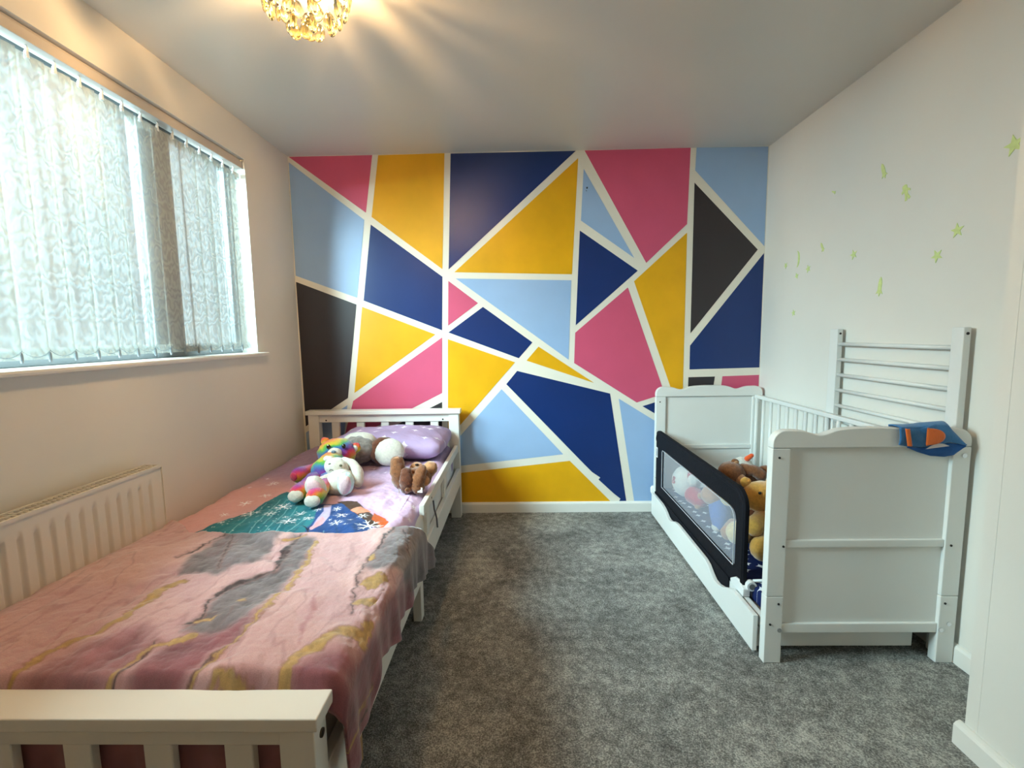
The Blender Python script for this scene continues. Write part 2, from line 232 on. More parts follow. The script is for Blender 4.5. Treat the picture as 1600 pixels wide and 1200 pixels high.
def limb(pts, rads, fuzz=0, fs=60, seg=16, n=14, bm=None):
    """a stuffed limb: smooth centre line, rounded ends"""
    pts = [Vector(p) for p in pts]
    def at(L, t):
        k = t * (len(L) - 1); i = min(int(k), len(L) - 2); f = k - i; return L[i] * (1 - f) + L[i + 1] * f
    P, R_ = [], []
    d0 = (pts[0] - pts[1]).normalized(); d1 = (pts[-1] - pts[-2]).normalized()
    for a in (90, 72, 50, 28): P.append(pts[0] + d0 * rads[0] * math.sin(math.radians(a))); R_.append(max(rads[0] * math.cos(math.radians(a)), .0008))
    for i in range(n + 1):
        t = i / n; P.append(at(pts, t)); R_.append(at(list(rads), t))
    for a in (28, 50, 72, 90): P.append(pts[-1] + d1 * rads[-1] * math.sin(math.radians(a))); R_.append(max(rads[-1] * math.cos(math.radians(a)), .0008))
    s = P[:]
    for _ in range(2):
        for i in range(1, len(P) - 1): s[i] = (P[i - 1] + P[i] * 2 + P[i + 1]) / 4
        P = s[:]
    nb = tube(P, R_, seg)
    if fuzz:
        nb.normal_update()
        for v in nb.verts: v.co += v.normal * fuzz * (noise.noise(v.co * fs) + .6 * noise.noise(v.co * fs * 2.3))
    if bm:
        me = bpy.data.meshes.new('t'); nb.to_mesh(me); bm.from_mesh(me); nb.free(); bpy.data.meshes.remove(me); return bm
    return nb
def grid_mesh(nu, nv, fn, bm=None):
    bm = bm or bmesh.new(); V = [[bm.verts.new(fn(i / (nu - 1), j / (nv - 1))) for j in range(nv)] for i in range(nu)]
    for i in range(nu - 1):
        for j in range(nv - 1): bm.faces.new((V[i][j], V[i + 1][j], V[i + 1][j + 1], V[i][j + 1]))
    return bm
def dup(root, off):
    r = root.copy(); C.objects.link(r); r.location = root.location + Vector(off)
    for ch in list(root.children):
        c = ch.copy(); C.objects.link(c); c.parent = r
        for g in list(ch.children):
            d = g.copy(); C.objects.link(d); d.parent = c
    return r
def screw(parent, p, axis, r=.005, m=None, name='screw_hole'):
    d = Vector((0, 0, 0)); d[axis] = .0012
    return obj(name, cyl(Vector(p) - d * 2, Vector(p) + d, r, 12), m or M_DARK, parent)

# ------------------------------------------------------------------ the room
struct(obj('floor', box(-.25, W + .25, REAR - .1, .12, -.08, 0), M_CARPET))
struct(obj('ceiling', box(-.25, W + .25, REAR - .1, .12, H, H + .08), M_CEIL))
WY0, WY1, WZ0, WZ1, WT = -2.30, -.497, 1.117, 2.157, -.125      # window opening in the left wall
bm = bmesh.new()
bx(bm, WT, 0, REAR - .1, .12, 0, WZ0); bx(bm, WT, 0, REAR - .1, .12, WZ1, H)
bx(bm, WT, 0, REAR - .1, WY0, WZ0, WZ1); bx(bm, WT, 0, WY1, .12, WZ0, WZ1)
struct(obj('wall_left', bm, M_WALL))
struct(obj('wall_right', box(W, W + .12, REAR - .1, .12, 0, H), M_WALL))
bm = box(0, W, REAR - .1, REAR, 0, H)
struct(obj('wall_rear', bm, M_WALL))
bm = bmesh.new(); bx(bm, 2.736, W, REAR, -1.835, 0, H)
struct(obj('wall_alcove', bm, M_WALL))
# the mural is paint on the far wall: one mesh, one material slot per paint
MC = dict(pink=mat('pink_paint', (206, 84, 118), .42, nscale=5, namp=.04, bump=.03, bscale=40),
          lb=mat('light_blue_paint', (150, 180, 218), .42, nscale=5, namp=.03, bump=.03, bscale=40),
          yel=mat('yellow_paint', (226, 166, 8), .4, nscale=6, namp=.06, bump=.03, bscale=40),
          navy=mat('navy_paint', (8, 44, 104), .36, nscale=4, namp=.06, bump=.03, bscale=40),
          blk=mat('charcoal_paint', (48, 42, 46), .42, nscale=4, namp=.05, bump=.03, bscale=40),
          mark=mat('scuff_mark', (50, 52, 60), .7))
keys = list(MC); bm = bmesh.new(); bx(bm, -.02, W + .02, 0, .1, 0, H)
for i, (k, pts) in enumerate(MURAL):
    vs = [bm.verts.new((x, -.0012 if k != 'mark' else -.0016, z)) for x, z in pts]
    f = bm.faces.new(vs); f.material_index = 1 + keys.index(k)
    f.normal_update()
    if f.normal.y > 0: f.normal_flip()
M_CREAM = mat('cream_line_paint', (232, 226, 212), .45, nscale=5, namp=.015, bump=.03, bscale=50)
struct(obj('wall_back', bm, None, mats=[M_CREAM] + [MC[k] for k in keys], recalc=False))
def baseboard(name, pts, h=.072):
    return struct(obj(name, prism(*pts), M_TRIM, bevel=.003))
prof = [(0, 0), (-.016, 0), (-.016, .058), (-.011, .066), (-.004, .07), (0, .07)]
struct(obj('baseboard_back', prism([(y - .0013, z) for y, z in prof], 0, .018, W - .018), M_TRIM))
struct(obj('baseboard_left', prism([(-y + .0003, z) for y, z in prof], 1, REAR, -.0185), M_TRIM))
struct(obj('baseboard_right', prism([(W + y - .0003, z) for y, z in prof], 1, -1.834, -.0185), M_TRIM))
struct(obj('baseboard_alcove', prism([(2.736 + y * 1.25 - .0003, z) for y, z in prof], 1, REAR, -1.822), M_TRIM))

# window: sill board, frame, mullion, two panes
bm = bmesh.new(); pr = [(-.12, 1.104), (.024, 1.104), (.032, 1.108), (.034, 1.115), (.032, 1.122), (.024, 1.126), (-.12, 1.126)]
prism([(x, z) for x, z in pr], 1, WY0 + .001, WY1 - .001, bm)
prism([(x, z) for x, z in pr if x > 0] + [(.001, 1.126), (.001, 1.104)], 1, WY1 - .002, -.435, bm)
win = struct(obj('window_1', box(-.122, -.082, WY0 + .002, WY1 - .002, 1.127, 1.175), M_FRAME, bevel=.004))
def fr(n, *a): return obj(n, box(*a), M_FRAME, win, bevel=.004)
fr('window_frame', -.122, -.082, WY0 + .002, WY1 - .002, 2.105, 2.156)
fr('window_frame', -.122, -.082, WY1 - .055, WY1 - .002, 1.175, 2.105)
fr('window_frame', -.122, -.082, WY0 + .002, WY0 + .06, 1.175, 2.105)
fr('window_mullion', -.122, -.072, -1.13, -.955, 1.128, 2.155)
obj('window_pane', box(-.104, -.100, WY0 + .06, -1.13, 1.175, 2.105), M_PANE, win)
obj('window_pane', box(-.104, -.100, -.955, WY1 - .055, 1.175, 2.105), M_PANE, win)
struct(obj('trim_1', bm, M_TRIM, label='white window sill board'))

struct(obj('trim_2', box(2.7352, 2.7362, -1.872, -1.868, .07, H), M_WALL, label='thin plaster bead line beside the wall corner'))

# ------------------------------------------------------------------ vertical blind
vb = thing('vertical_blind', 'white vertical blind with long fabric vanes hanging in the window', 'blind', (-.04, -1.47, 2.15))
bm = bmesh.new(); bx(bm, -.062, -.012, WY0 + .01, WY1 - .004, 2.108, 2.142); bx(bm, -.052, -.022, WY0 + .01, WY1 - .004, 2.142, 2.1565)
obj('headrail', bm, mat('headrail_metal', (205, 196, 186), .3), vb, bevel=.002)
obj('headrail_end_cap', box(-.064, -.010, WY1 - .0035, WY1 - .0005, 2.106, 2.143), M_UPVC, vb)
M_WEIGHT = mat('weight_plastic', (120, 128, 135), .4); M_CHAIN = mat('bead_chain', (125, 135, 142), .35)
ys = [-.545 - .087 * k for k in range(20)]
joints = []
for k, y in enumerate(ys):
    a = math.radians(-8 + 2.5 * math.sin(k * 1.7)); hw = .0465; x0 = -.038
    if k in (5, 6): a = math.radians(3)
    dx, dy = math.sin(a), math.cos(a)
    ph = random.random() * 6
    def vf(u, v):
        t = (u - .5) * 2 * hw; z = 1.150 + v * .93
        bow = .0025 * math.sin(v * 2.4 + ph) + .0035 * (1 - (t / hw) ** 2)
        return (x0 + bow - t * dx, y + t * dy, z)
    bm = grid_mesh(7, 12, vf)
    # turned hem pocket at the foot and the top of every vane, a doubled layer
    for z0, z1 in ((1.149, 1.185), (2.045, 2.082)):
        vs = [bm.verts.new((x0 + .0016 - t * dx, y + t * dy, z)) for t, z in ((-hw, z0), (hw, z0), (hw, z1), (-hw, z1))]; bm.faces.new(vs)
    v = obj('vane', bm, M_VANE, vb, recalc=False, smooth=True)
    # hanger clip
    obj('vane_hanger', tube([(x0, y, 2.07), (x0, y, 2.088), (x0 + .004, y, 2.1), (x0, y, 2.109)], [.007, .006, .0035, .003], 8), M_UPVC, v)
    jx, jy = x0 + .006, y - hw * dy + .002
    obj('vane_weight', tube([(jx + .003, jy, 1.140), (jx + .003, jy, 1.146), (jx + .003, jy, 1.165), (jx + .003, jy, 1.172)], [.0035, .0045, .004, .002], 8), M_WEIGHT, v)
    joints.append(Vector((jx + .006, jy, 1.176)))
for a, b in zip(joints, joints[1:]):
    bm = bmesh.new()
    for i in range(22):
        t = i / 21; p = a.lerp(b, t); p.z -= .019 * 4 * t * (1 - t)
        bmesh.ops.create_icosphere(bm, subdivisions=1, radius=.0017, matrix=Matrix.Translation(p))
    obj('bead_chain', bm, M_CHAIN, vb)

# ------------------------------------------------------------------ radiator
rd = thing('panel_radiator', 'long white ribbed panel radiator on the wall under the window', 'radiator', (.07, -2.0, .13))
RY0, RY1, RZ0, RZ1 = -2.75, -1.385, .14, .727
def rf(u, v):
    y = RY0 + u * (RY1 - RY0); z = RZ0 + v * (RZ1 - RZ0); x = .094
    per = .0455; q = ((RY1 - .035 - y) % per) / per
    inz = max(0, min(1, (z - RZ0 - .035) / .02)) * max(0, min(1, (RZ1 - .045 - z) / .015)) * (1 if y < RY1 - .03 else 0)
    g = max(0, 1 - abs(q - .5) / .24); g = g * g * (3 - 2 * g)
    return (x - .011 * g * inz, y, z)
bm = grid_mesh(601, 40, rf); bx(bm, .076, .080, RY0, RY1, RZ0, RZ1)
obj('front_panel', bm, M_RAD, rd, smooth=True)
obj('side_cover', box(.032, .0985, RY1, RY1 + .004, RZ0 + .01, RZ1 + .006), M_RAD, rd, bevel=.0015)
bm = bmesh.new(); bx(bm, .090, .0985, RY0, RY1, RZ1 - .002, RZ1 + .008); bx(bm, .030, .037, RY0, RY1, RZ1 - .002, RZ1 + .008)
y = RY0
while y < RY1 - .01: bx(bm, .036, .091, y, y + .004, RZ1 + .001, RZ1 + .005); y += .016
bx(bm, .060, .064, RY0, RY1, RZ1 + .001, RZ1 + .006)
obj('top_grille', bm, M_RAD, rd)
obj('back_panel', box(.034, .04, RY0, RY1 - .005, RZ0, RZ1 - .004), M_RAD, rd)
for y in (-1.62, -2.4): obj('bracket', box(.002, .034, y, y + .03, .25, .6), M_RAD, rd)
obj('valve', tube([(.06, RY1 + .004, .16), (.06, RY1 + .03, .16), (.06, RY1 + .03, .08), (.06, RY1 + .03, .0)], .009, 10), M_CHROME, rd)

# ------------------------------------------------------------------ child bed
bed = thing('toddler_bed', 'white wooden single bed along the left wall, beside the radiator and below the window', 'bed', (.57, -1.15, 0))
BX0, BX1 = .075, 1.06; HY = -.045; FY = -2.285
def bb(n, *a, bev=.003, m=None, par=None, label=None): return obj(n, box(*a), m or M_BED, par or bed, bevel=bev, label=label)
bb('headboard_post', BX0, BX0 + .07, HY - .055, HY, 0, .70); bb('headboard_post', BX1 - .065, BX1, HY - .055, HY, 0, .70)
bb('headboard_cap', BX0 - .012, BX1 + .012, HY - .066, HY + .008, .70, .727)
hr = bb('headboard_rail', BX0 + .07, BX1 - .065, HY - .045, HY - .015, .648, .70)
bb('headboard_rail', BX0 + .07, BX1 - .065, HY - .045, HY - .015, .26, .34)
for x in (.222, .386, .548, .708, .872): bb('headboard_slat', x, x + .052, HY - .04, HY - .02, .34, .648)
for x in (.19, .955): screw(bed, (x, HY - .045, .662), 1, .005)
for z in (.475, .505): screw(bed, (BX0 + .035, HY - .055, z - .04), 1, .005)
bb('footboard_post', .105, .17, FY, FY + .055, 0, .462); bb('footboard_post', BX1 - .07, BX1, FY, FY + .055, 0, .462)
bb('footboard_cap', .102, BX1 + .012, FY - .012, FY + .066, .462, .49)
bb('footboard_rail', .17, BX1 - .07, FY + .012, FY + .042, .413, .462)
bb('footboard_rail', .17, BX1 - .07, FY + .012, FY + .042, .18, .26)
for x in (.22, .383, .545, .708, .87): bb('footboard_slat', x, x + .057, FY + .017, FY + .037, .26, .413)
obj('bolt_cap', cyl((BX1 - .001, FY + .03, .425), (BX1 + .003, FY + .03, .425), .009, 16), mat('bolt_bronze', (90, 76, 60), .35, metal=.8), bed)
bb('side_rail', 1.035, 1.06, FY + .056, HY - .056, .225, .335)
bb('side_rail', .106, .130, FY + .056, HY - .056, .225, .335)
bb('middle_leg', .998, 1.034, -1.235, -1.185, 0, .3); bb('middle_leg', .14, .19, -1.235, -1.185, 0, .3)
bb('support_leg', .96, 1.0, -1.92, -1.88, 0, .225, m=mat('pine', (176, 140, 98), .6, nscale=12, namp=.12), label='bare pine support leg')
for k in range(12): bb('bed_slat', .105, 1.035, -.2 - k * .175, -.13 - k * .175, .235, .25, m=MATS['pine'], bev=0)
gr = bb('guard_rail', 1.028, 1.050, -1.185, HY - .056, .445, .492)
for y in (-1.10, -.62): bb('rail_support', 1.030, 1.048, y - .03, y + .03, .335, .446, par=gr)
screw(gr, (1.05, -1.02, .466), 0, .005)
obj('strap', tube([(1.053, -1.0, .445), (1.056, -.995, .40), (1.064, -.99, .36), (1.066, -.985, .31)], .004, 8), mat('grey_strap', (96, 92, 98), .7), gr)

def softbox(x0, x1, y0, y1, z0, z1, r=.04, n=(30, 40), puff=.0, fn=None):
    """a cushion-like closed shape: superellipsoid cross sections"""
    bm = bmesh.new(); cx, cy, cz = (x0 + x1) / 2, (y0 + y1) / 2, (z0 + z1) / 2; hx, hy, hz = (x1 - x0) / 2, (y1 - y0) / 2, (z1 - z0) / 2
    bmesh.ops.create_uvsphere(bm, u_segments=n[1], v_segments=n[0], radius=1)
    for v in bm.verts:
        d = v.co.copy(); e = r
        def sp(t): return math.copysign(abs(t) ** e, t)
        rr = math.hypot(d.x, d.y) or 1e-6
        ax, ay = (d.x / rr, d.y / rr) if rr > 1e-4 else (1, 0)
        k = 1 / max(abs(ax), abs(ay)) * (1 - .08) + .08
        rad = sp(min(rr, 1))
        p = Vector((cx + ax * k * rad * hx, cy + ay * k * rad * hy, cz + sp(d.z) * hz))
        if fn: p = fn(p)
        v.co = p
    return bm
mt = obj('mattress', softbox(.11, 1.033, FY + .075, HY - .06, .251, .455, .35), mat('mattress_ticking', (222, 218, 214), .8, bump=.1, bscale=300), smooth=True)
tag(mt, 'white mattress lying in the single bed under the duvet', 'mattress')

# ------------------------------------------------------------------ printed fabrics
def vnoise(X, Y, s, seed=0):
    return np.array([noise.fractal(Vector((a * s + seed, b * s - seed, seed * .37)), 1.0, 2.0, 4) for a, b in zip(X.ravel(), Y.ravel())]).reshape(X.shape)
def lin(c): return np.array(srgb(*c)[:3])
def inpoly(X, Y, P):
    """signed distance to a polygon: positive inside"""
    d = np.full(X.shape, 1e9); ins = np.zeros(X.shape, bool); n = len(P)
    for i in range(n):
        ax, ay = P[i][:2]; bx_, by = P[(i + 1) % n][:2]
        ex, ey = bx_ - ax, by - ay; t = np.clip(((X - ax) * ex + (Y - ay) * ey) / (ex * ex + ey * ey + 1e-12), 0, 1)
        d = np.minimum(d, np.hypot(X - ax - t * ex, Y - ay - t * ey))
        c = (ay > Y) != (by > Y)
        with np.errstate(all='ignore'): xi = (bx_ - ax) * (Y - ay) / (by - ay + 1e-12) + ax
        ins ^= c & (X < xi)
    return np.where(ins, d, -d)
def inline(X, Y, P):
    """signed coverage of a brushed line of varying width: positive inside"""
    best = np.full(X.shape, -1e9)
    for a, b in zip(P, P[1:]):
        ex, ey = b[0] - a[0], b[1] - a[1]; t = np.clip(((X - a[0]) * ex + (Y - a[1]) * ey) / (ex * ex + ey * ey + 1e-12), 0, 1)
        w_ = (a[2] + (b[2] - a[2]) * t) / 2
        best = np.maximum(best, w_ - np.hypot(X - a[0] - t * ex, Y - a[1] - t * ey))
    return best
def sm(d, e): t = np.clip(d / e + .5, 0, 1); return (t * t * (3 - 2 * t))[..., None]
def over(col, c, a): return col * (1 - a) + lin(c) * a
def cloth_obj(name, P, col, m, thick=.004):
    nu, nv = P.shape[:2]; me = bpy.data.meshes.new(name)
    idx = np.arange(nu * nv).reshape(nu, nv)
    F = np.stack([idx[:-1, :-1], idx[1:, :-1], idx[1:, 1:], idx[:-1, 1:]], -1).reshape(-1, 4)
    org = P.reshape(-1, 3).mean(0); org[2] = P[..., 2].min()
    me.from_pydata((P.reshape(-1, 3) - org).tolist(), [], F.tolist())
    at = me.color_attributes.new('print', 'FLOAT_COLOR', 'POINT')
    c4 = np.ones((nu * nv, 4), np.float32); c4[:, :3] = np.clip(col.reshape(-1, 3), 0, 1); at.data.foreach_set('color', c4.ravel())
    me.materials.append(m); me.polygons.foreach_set('use_smooth', [True] * len(me.polygons)); me.update()
    o = bpy.data.objects.new(name, me); C.objects.link(o); o.location = Vector(org.tolist())
    s = o.modifiers.new('cloth thickness', 'SOLIDIFY'); s.thickness = thick; s.offset = -1
    return o
XE, ZT = 1.055, .505
def profile(S, Y, drape, left_drop=.075, bulge=None):
    """arc length S across the bed -> x, z. The cloth dips at the wall, lies on the mattress and rolls over the room side"""
    X = np.minimum(S, XE + .03); Z = np.full(S.shape, ZT)
    t = np.clip((.16 - S) / .14, 0, 1); Z = Z - left_drop * t ** 1.6
    r = .05; e0 = XE + .03 - r * .9
    over_ = np.clip(S - e0, 0, None); a = np.clip(over_ / r, 0, PI / 2)
    X = np.where(S > e0, e0 + r * np.sin(a), X); Z = np.where(S > e0, Z - r * (1 - np.cos(a)) - np.clip(over_ - r * PI / 2, 0, None), Z)
    return X, Z
M_DUVET = attr_mat('printed_duvet_cotton', .8, .1, .12, 300, .03)
M_THROW = attr_mat('marbled_fleece', .9, .5, .35, 500, .12)

# duvet --------------------------------------------------------------
du, dv = 500, 560
s = np.linspace(.02, 1.15, du); yv = np.linspace(-1.62, -.16, dv); S, Y = np.meshgrid(s, yv, indexing='ij')
wn = vnoise(S, Y, 6, 3); w2 = vnoise(S, Y, 14, 9)
col = np.zeros(S.shape + (3,)) + lin((196, 160, 178))
col = over(col, (214, 166, 168), sm(-(S - .45) + .1 * wn, .4) * sm(-(Y + .75), .6))
col = over(col, (158, 136, 168), sm(Y + .85 + .08 * wn, .35))
LIL = (208, 180, 214)
COLR = dict(lilac=LIL, brown=(74, 52, 40), teal=(38, 118, 132), navy=(34, 72, 134), sleeve=(190, 178, 214), sleeve2=(226, 166, 178), peach=(226, 150, 122), orange=(196, 92, 38))
for k, P in DUVET['regions']:
    c = np.array(lin(COLR[k])); d = inpoly(S, Y, P)
    a = sm(d + (.05 if k == 'lilac' else 0), .12 if k == 'lilac' else .004)
    cc = np.zeros(S.shape + (3,)) + c
    if k in ('teal', 'navy'): cc = cc * (1 + .28 * vnoise(S * 3, Y, 9, 5)[..., None])
    col = col * (1 - a) + cc * a
inteal = sm(inpoly(S, Y, DUVET['regions'][2][1]), .01)
for P in DUVET['shade']: col = over(col, (24, 62, 96), sm(inline(S, Y, P), .01) * .6)
for P in DUVET['light']: col = over(col, (150, 205, 214), sm(inline(S, Y, P), .004) * .75)
for P in DUVET['twig']: col = over(col, (22, 26, 40), sm(inline(S, Y, P), .002))
random.seed(3)
for _ in range(150):
    x, y, r = random.uniform(.2, .62), random.uniform(-1.5, -1.1), random.uniform(.0012, .0028)
    col = over(col, (225, 238, 245), sm(r - np.hypot(S - x, Y - y), .001) * inteal)
def flake(col, x, y, r, rot):
    m_ = (abs(S - x) < r * 1.1) & (abs(Y - y) < r * 1.1)
    a = np.zeros(S.shape + (1,))
    for k in range(6):
        th = rot + k * PI / 3; L = [(x, y, r * .16), (x + r * math.cos(th), y + r * math.sin(th), r * .04)]
        a = np.maximum(a, sm(inline(S, Y, L), .0016))
        if r > .012:
            for sgn in (-1, 1):
                bx0, by0 = x + r * .5 * math.cos(th), y + r * .5 * math.sin(th)
                a = np.maximum(a, sm(inline(S, Y, [(bx0, by0, r * .1), (bx0 + r * .34 * math.cos(th + sgn * .8), by0 + r * .34 * math.sin(th + sgn * .8), r * .04)]), .0016))
    return over(col, (244, 246, 252), a)
for i, (x, y, r) in enumerate(DUVET['flakes']): col = flake(col, x, y, r, i * .7)
for i in range(26):      # pale stars on the lilac upper part
    x, y = random.uniform(.08, 1.0), random.uniform(-1.05, -.2); col = over(col, (226, 214, 232), sm(inline(S, Y, [(x - .012, y, .001), (x, y, .007), (x + .012, y, .001)]), .003)); col = over(col, (226, 214, 232), sm(inline(S, Y, [(x, y - .012, .001), (x, y, .007), (x, y + .012, .001)]), .003))
X, Z = profile(S, Y, 0)
e1 = .965; ov = np.clip(S - e1, 0, None); aa = np.clip(ov / .055, 0, PI / 2)
X = np.where(S > e1, e1 + .055 * np.sin(aa) + .004 * np.sin(Y * 23) * np.clip(ov * 8, 0, 1), S); Z = np.where(S > e1, ZT - .055 * (1 - np.cos(aa)) - np.clip(ov - .055 * PI / 2, 0, None), Z)
Z = Z + .010 * wn + .005 * w2 - .004 + .006 * np.clip((Y + .5) * 3, 0, 1)
crease = .004 * (S < e1) * np.sin((S * 26 + Y * 9 + 2 * wn)) * np.clip((S - .75) * 5, 0, 1) * np.clip(-(Y + .9) * 4, 0, 1)
Z = Z + crease
Z = np.where(Y < -1.5, Z - .012 * np.clip((-1.5 - Y) / .06, 0, 1), Z)
dv_o = cloth_obj('duvet', np.stack([X, Y, Z], -1), col, M_DUVET, .03)
tag(dv_o, 'lilac and pink duvet printed with teal and blue dresses and white snowflakes', 'duvet')

# throw blanket -------------------------------------------------------
SL = XE + .03 + .26
bu, bv = 430, 262
v01 = np.linspace(0, 1, bv)
s = np.linspace(.02, SL, bu); S, V = np.meshgrid(s, v01, indexing='ij')
fold = -1.488 - .050 * np.sin(np.clip((S - .2) / .85, 0, 1) * PI) * 1.05 + .03 * np.clip((.35 - S) / .3, 0, 1) * 0
fold = fold + np.clip((S - 1.06) / .27, 0, 1) * .26 - np.clip(.27 - S, 0, .3) * -.75
YE = FY + .062
Y = fold + (YE - fold) * V
# hem height along the drape: from the photograph's wavy lower edge
ky = np.array([-2.3, -2.19, -2.13, -2.06, -2.0, -1.95, -1.80, -1.78, -1.67, -1.645, -1.40, -1.17]); kz = np.array([.27, .284, .301, .305, .37, .36, .31, .348, .325, .355, .295, .235])
hem = np.interp(Y, ky, kz)
e0 = XE + .03 - .045; full = e0 + .05 * PI / 2 + (ZT - .05 - hem)       # arc length at which the hem lies
k = np.where(S > e0, (S - e0) / (SL - e0), 0); S2 = np.where(S > e0, e0 + k * (full - e0), S)
pn = vnoise(S, Y, 5, 1); pn2 = vnoise(S, Y, 22, 4); pn3 = vnoise(S, Y, 60, 8)
wx, wy = S2 + .012 * pn + .006 * pn2 + .003 * pn3, Y + .012 * vnoise(S, Y, 5, 21) + .005 * vnoise(S, Y, 25, 31)
col = np.zeros(S.shape + (3,)) + lin((198, 158, 161))
col = over(col, (212, 174, 170), sm(pn - .05, .5) * .7)
col = over(col, (176, 128, 130), sm(-(wy + 2.0) + .1 * pn, .4) * .45)
FC = dict(grey=(112, 102, 106), mauve=(138, 84, 92), mauve2=(158, 108, 114))
for k, P in BLANKET['regions']:
    d = inpoly(wx, wy, P); a = sm(d, .03 if k == 'grey' else .05)
    cc = lin(FC[k]) * (1 + .35 * pn2[..., None] + .2 * pn[..., None]); col = col * (1 - a) + cc * a
for P in BLANKET['soft']: col = over(col, (166, 112, 116), sm(inline(wx, wy, P), .014) * .7)
col = over(col, (120, 72, 72), sm(.004 - np.abs(vnoise(S * 1.6, Y * .5, 4.5, 40)) * .1, .006) * .25)
for P in BLANKET['dark']:  # dark veins; the lines on the hanging side are painted fold shade
    d = inline(wx + .004 * pn3, wy + .004 * pn3, P); col = over(col, (128, 88, 84), sm(d + .006, .012) * .5); col = over(col, (66, 48, 50), sm(d, .006))
for P in BLANKET['gold']:
    d = inline(wx + .006 * pn3, wy + .006 * pn3, P); col = over(col, (140, 96, 74), sm(d + .004, .006) * .6)
    cc = lin((176, 141, 86)) * (1 + .3 * pn3[..., None]); a = sm(d, .005); col = col * (1 - a) + cc * a
X, Z = profile(S, Y, 0)
low = np.array([(.5, .95), (-1.19, .225), (-1.35, .27), (-1.5, .315), (-1.645, .36), (-1.665, .31), (-1.785, .345), (-1.80, .30), (-1.9, .33), (-1.99, .372), (-2.06, .305), (-2.13, .298), (-2.23, .28), (-2.4, .26)])
X, Z = profile(S2, Y, 0)
dr = np.clip((S2 - e0 - .05) / .18, 0, 1)
# folds in the hanging side: deeper towards the hem
X = X + dr * (.007 * np.sin(Y * 34 + 1.0) + .005 * np.sin(Y * 71)) + .003 * dr
X = np.maximum(X, np.where(Z < .36, 1.069, 0)); 
near = np.clip((-2.12 - Y) / .1, 0, 1)
Z = Z + (.012 * pn + .0035 * pn2 + .004 * np.sin(S * 18 + Y * 7 + 3 * pn)) * (1 - dr) + .008 + .006 * np.exp(-((V) / .03) ** 2)
Z = np.where(V < .004, Z - .004, Z)
# turned over the foot end of the mattress
Z = Z - np.clip((V - .965) / .035, 0, 1) ** 2 * .06 * (1 - dr)
th_o = cloth_obj('throw_blanket', np.stack([X, Y, Z], -1), col, M_THROW, .007)
tag(th_o, 'pink and grey marbled fleece throw with gold veins over the foot of the bed', 'blanket')
bm = grid_mesh(60, 16, lambda u, v: (.13 + u * .85, FY + .06 + .006 * math.sin(u * 31 + v * 3) + .004 * math.sin(u * 67), .455 - v * .24))
so = obj('blanket_tuck', bm, mat('mauve_fleece', (150, 100, 104), .9, nscale=9, namp=.3, sheen=.4), th_o, smooth=True); md = so.modifiers.new('t', 'SOLIDIFY'); md.thickness = .005

# pillow ----------------------------------------------------------------
def star_mat(name, base, star, scale, rad=.13, rough=.8):
    m = bpy.data.materials.new(name); m.use_nodes = True; N = m.node_tree.nodes; L = m.node_tree.links
    b = N['Principled BSDF']; b.inputs['Roughness'].default_value = rough; b.inputs['Specular IOR Level'].default_value = .2
    tc = N.new('ShaderNodeTexCoord'); vo = N.new('ShaderNodeTexVoronoi'); vo.voronoi_dimensions = '2D'; vo.inputs['Scale'].default_value = scale; vo.inputs['Randomness'].default_value = .7
    L.new(tc.outputs['Object'], vo.inputs['Vector'])
    sp = N.new('ShaderNodeVectorMath'); sp.operation = 'SUBTRACT'; sc_ = N.new('ShaderNodeVectorMath'); sc_.operation = 'SCALE'; sc_.inputs['Scale'].default_value = 1
    L.new(tc.outputs['Object'], sp.inputs[0]); L.new(vo.outputs['Position'], sp.inputs[1])
    sx = N.new('ShaderNodeSeparateXYZ'); L.new(sp.outputs[0], sx.inputs[0])
    def mth(op, a, b_=None):
        x = N.new('ShaderNodeMath'); x.operation = op
        for i, v in enumerate((a, b_)):
            if v is None: continue
            if isinstance(v, (int, float)): x.inputs[i].default_value = v
            else: L.new(v, x.inputs[i])
        return x.outputs[0]
    # astroid: |x|^.6 + |y|^.6 < r  gives a four-pointed star
    a = mth('ADD', mth('POWER', mth('ABSOLUTE', sx.outputs[0]), .6), mth('POWER', mth('ABSOLUTE', sx.outputs[1]), .6))
    lt = mth('LESS_THAN', a, rad)
    n = N.new('ShaderNodeTexNoise'); n.inputs['Scale'].default_value = 5; L.new(tc.outputs['Object'], n.inputs[0])
    r = N.new('ShaderNodeValToRGB'); L.new(n.outputs[0], r.inputs[0]); c = srgb(*base); r.color_ramp.elements[0].color = tuple(x * .82 for x in c[:3]) + (1,); r.color_ramp.elements[1].color = tuple(min(1, x * 1.12) for x in c[:3]) + (1,)
    r.color_ramp.elements[0].position = .3; r.color_ramp.elements[1].position = .7
    mx = N.new('ShaderNodeMixRGB'); L.new(lt, mx.inputs[0]); L.new(r.outputs[0], mx.inputs[1]); mx.inputs[2].default_value = srgb(*star); L.new(mx.outputs[0], b.inputs[0])
    bp = N.new('ShaderNodeBump'); bp.inputs['Strength'].default_value = .3; bp.inputs['Distance'].default_value = .01
    n2 = N.new('ShaderNodeTexNoise'); n2.inputs['Scale'].default_value = 18; n2.inputs['Distortion'].default_value = 1.5; L.new(tc.outputs['Object'], n2.inputs[0]); L.new(n2.outputs[0], bp.inputs['Height']); L.new(bp.outputs[0], b.inputs['Normal'])
    return m
def pil(p):
    dx = abs(p.x - .69) / .37; dy = abs(p.y + .33) / .23
    q = p.copy(); q.z += .012 * noise.noise(p * 7) + .006 * noise.noise(p * 17); q.z -= .02 * max(0, dx - .7) ** 1.0
    return q
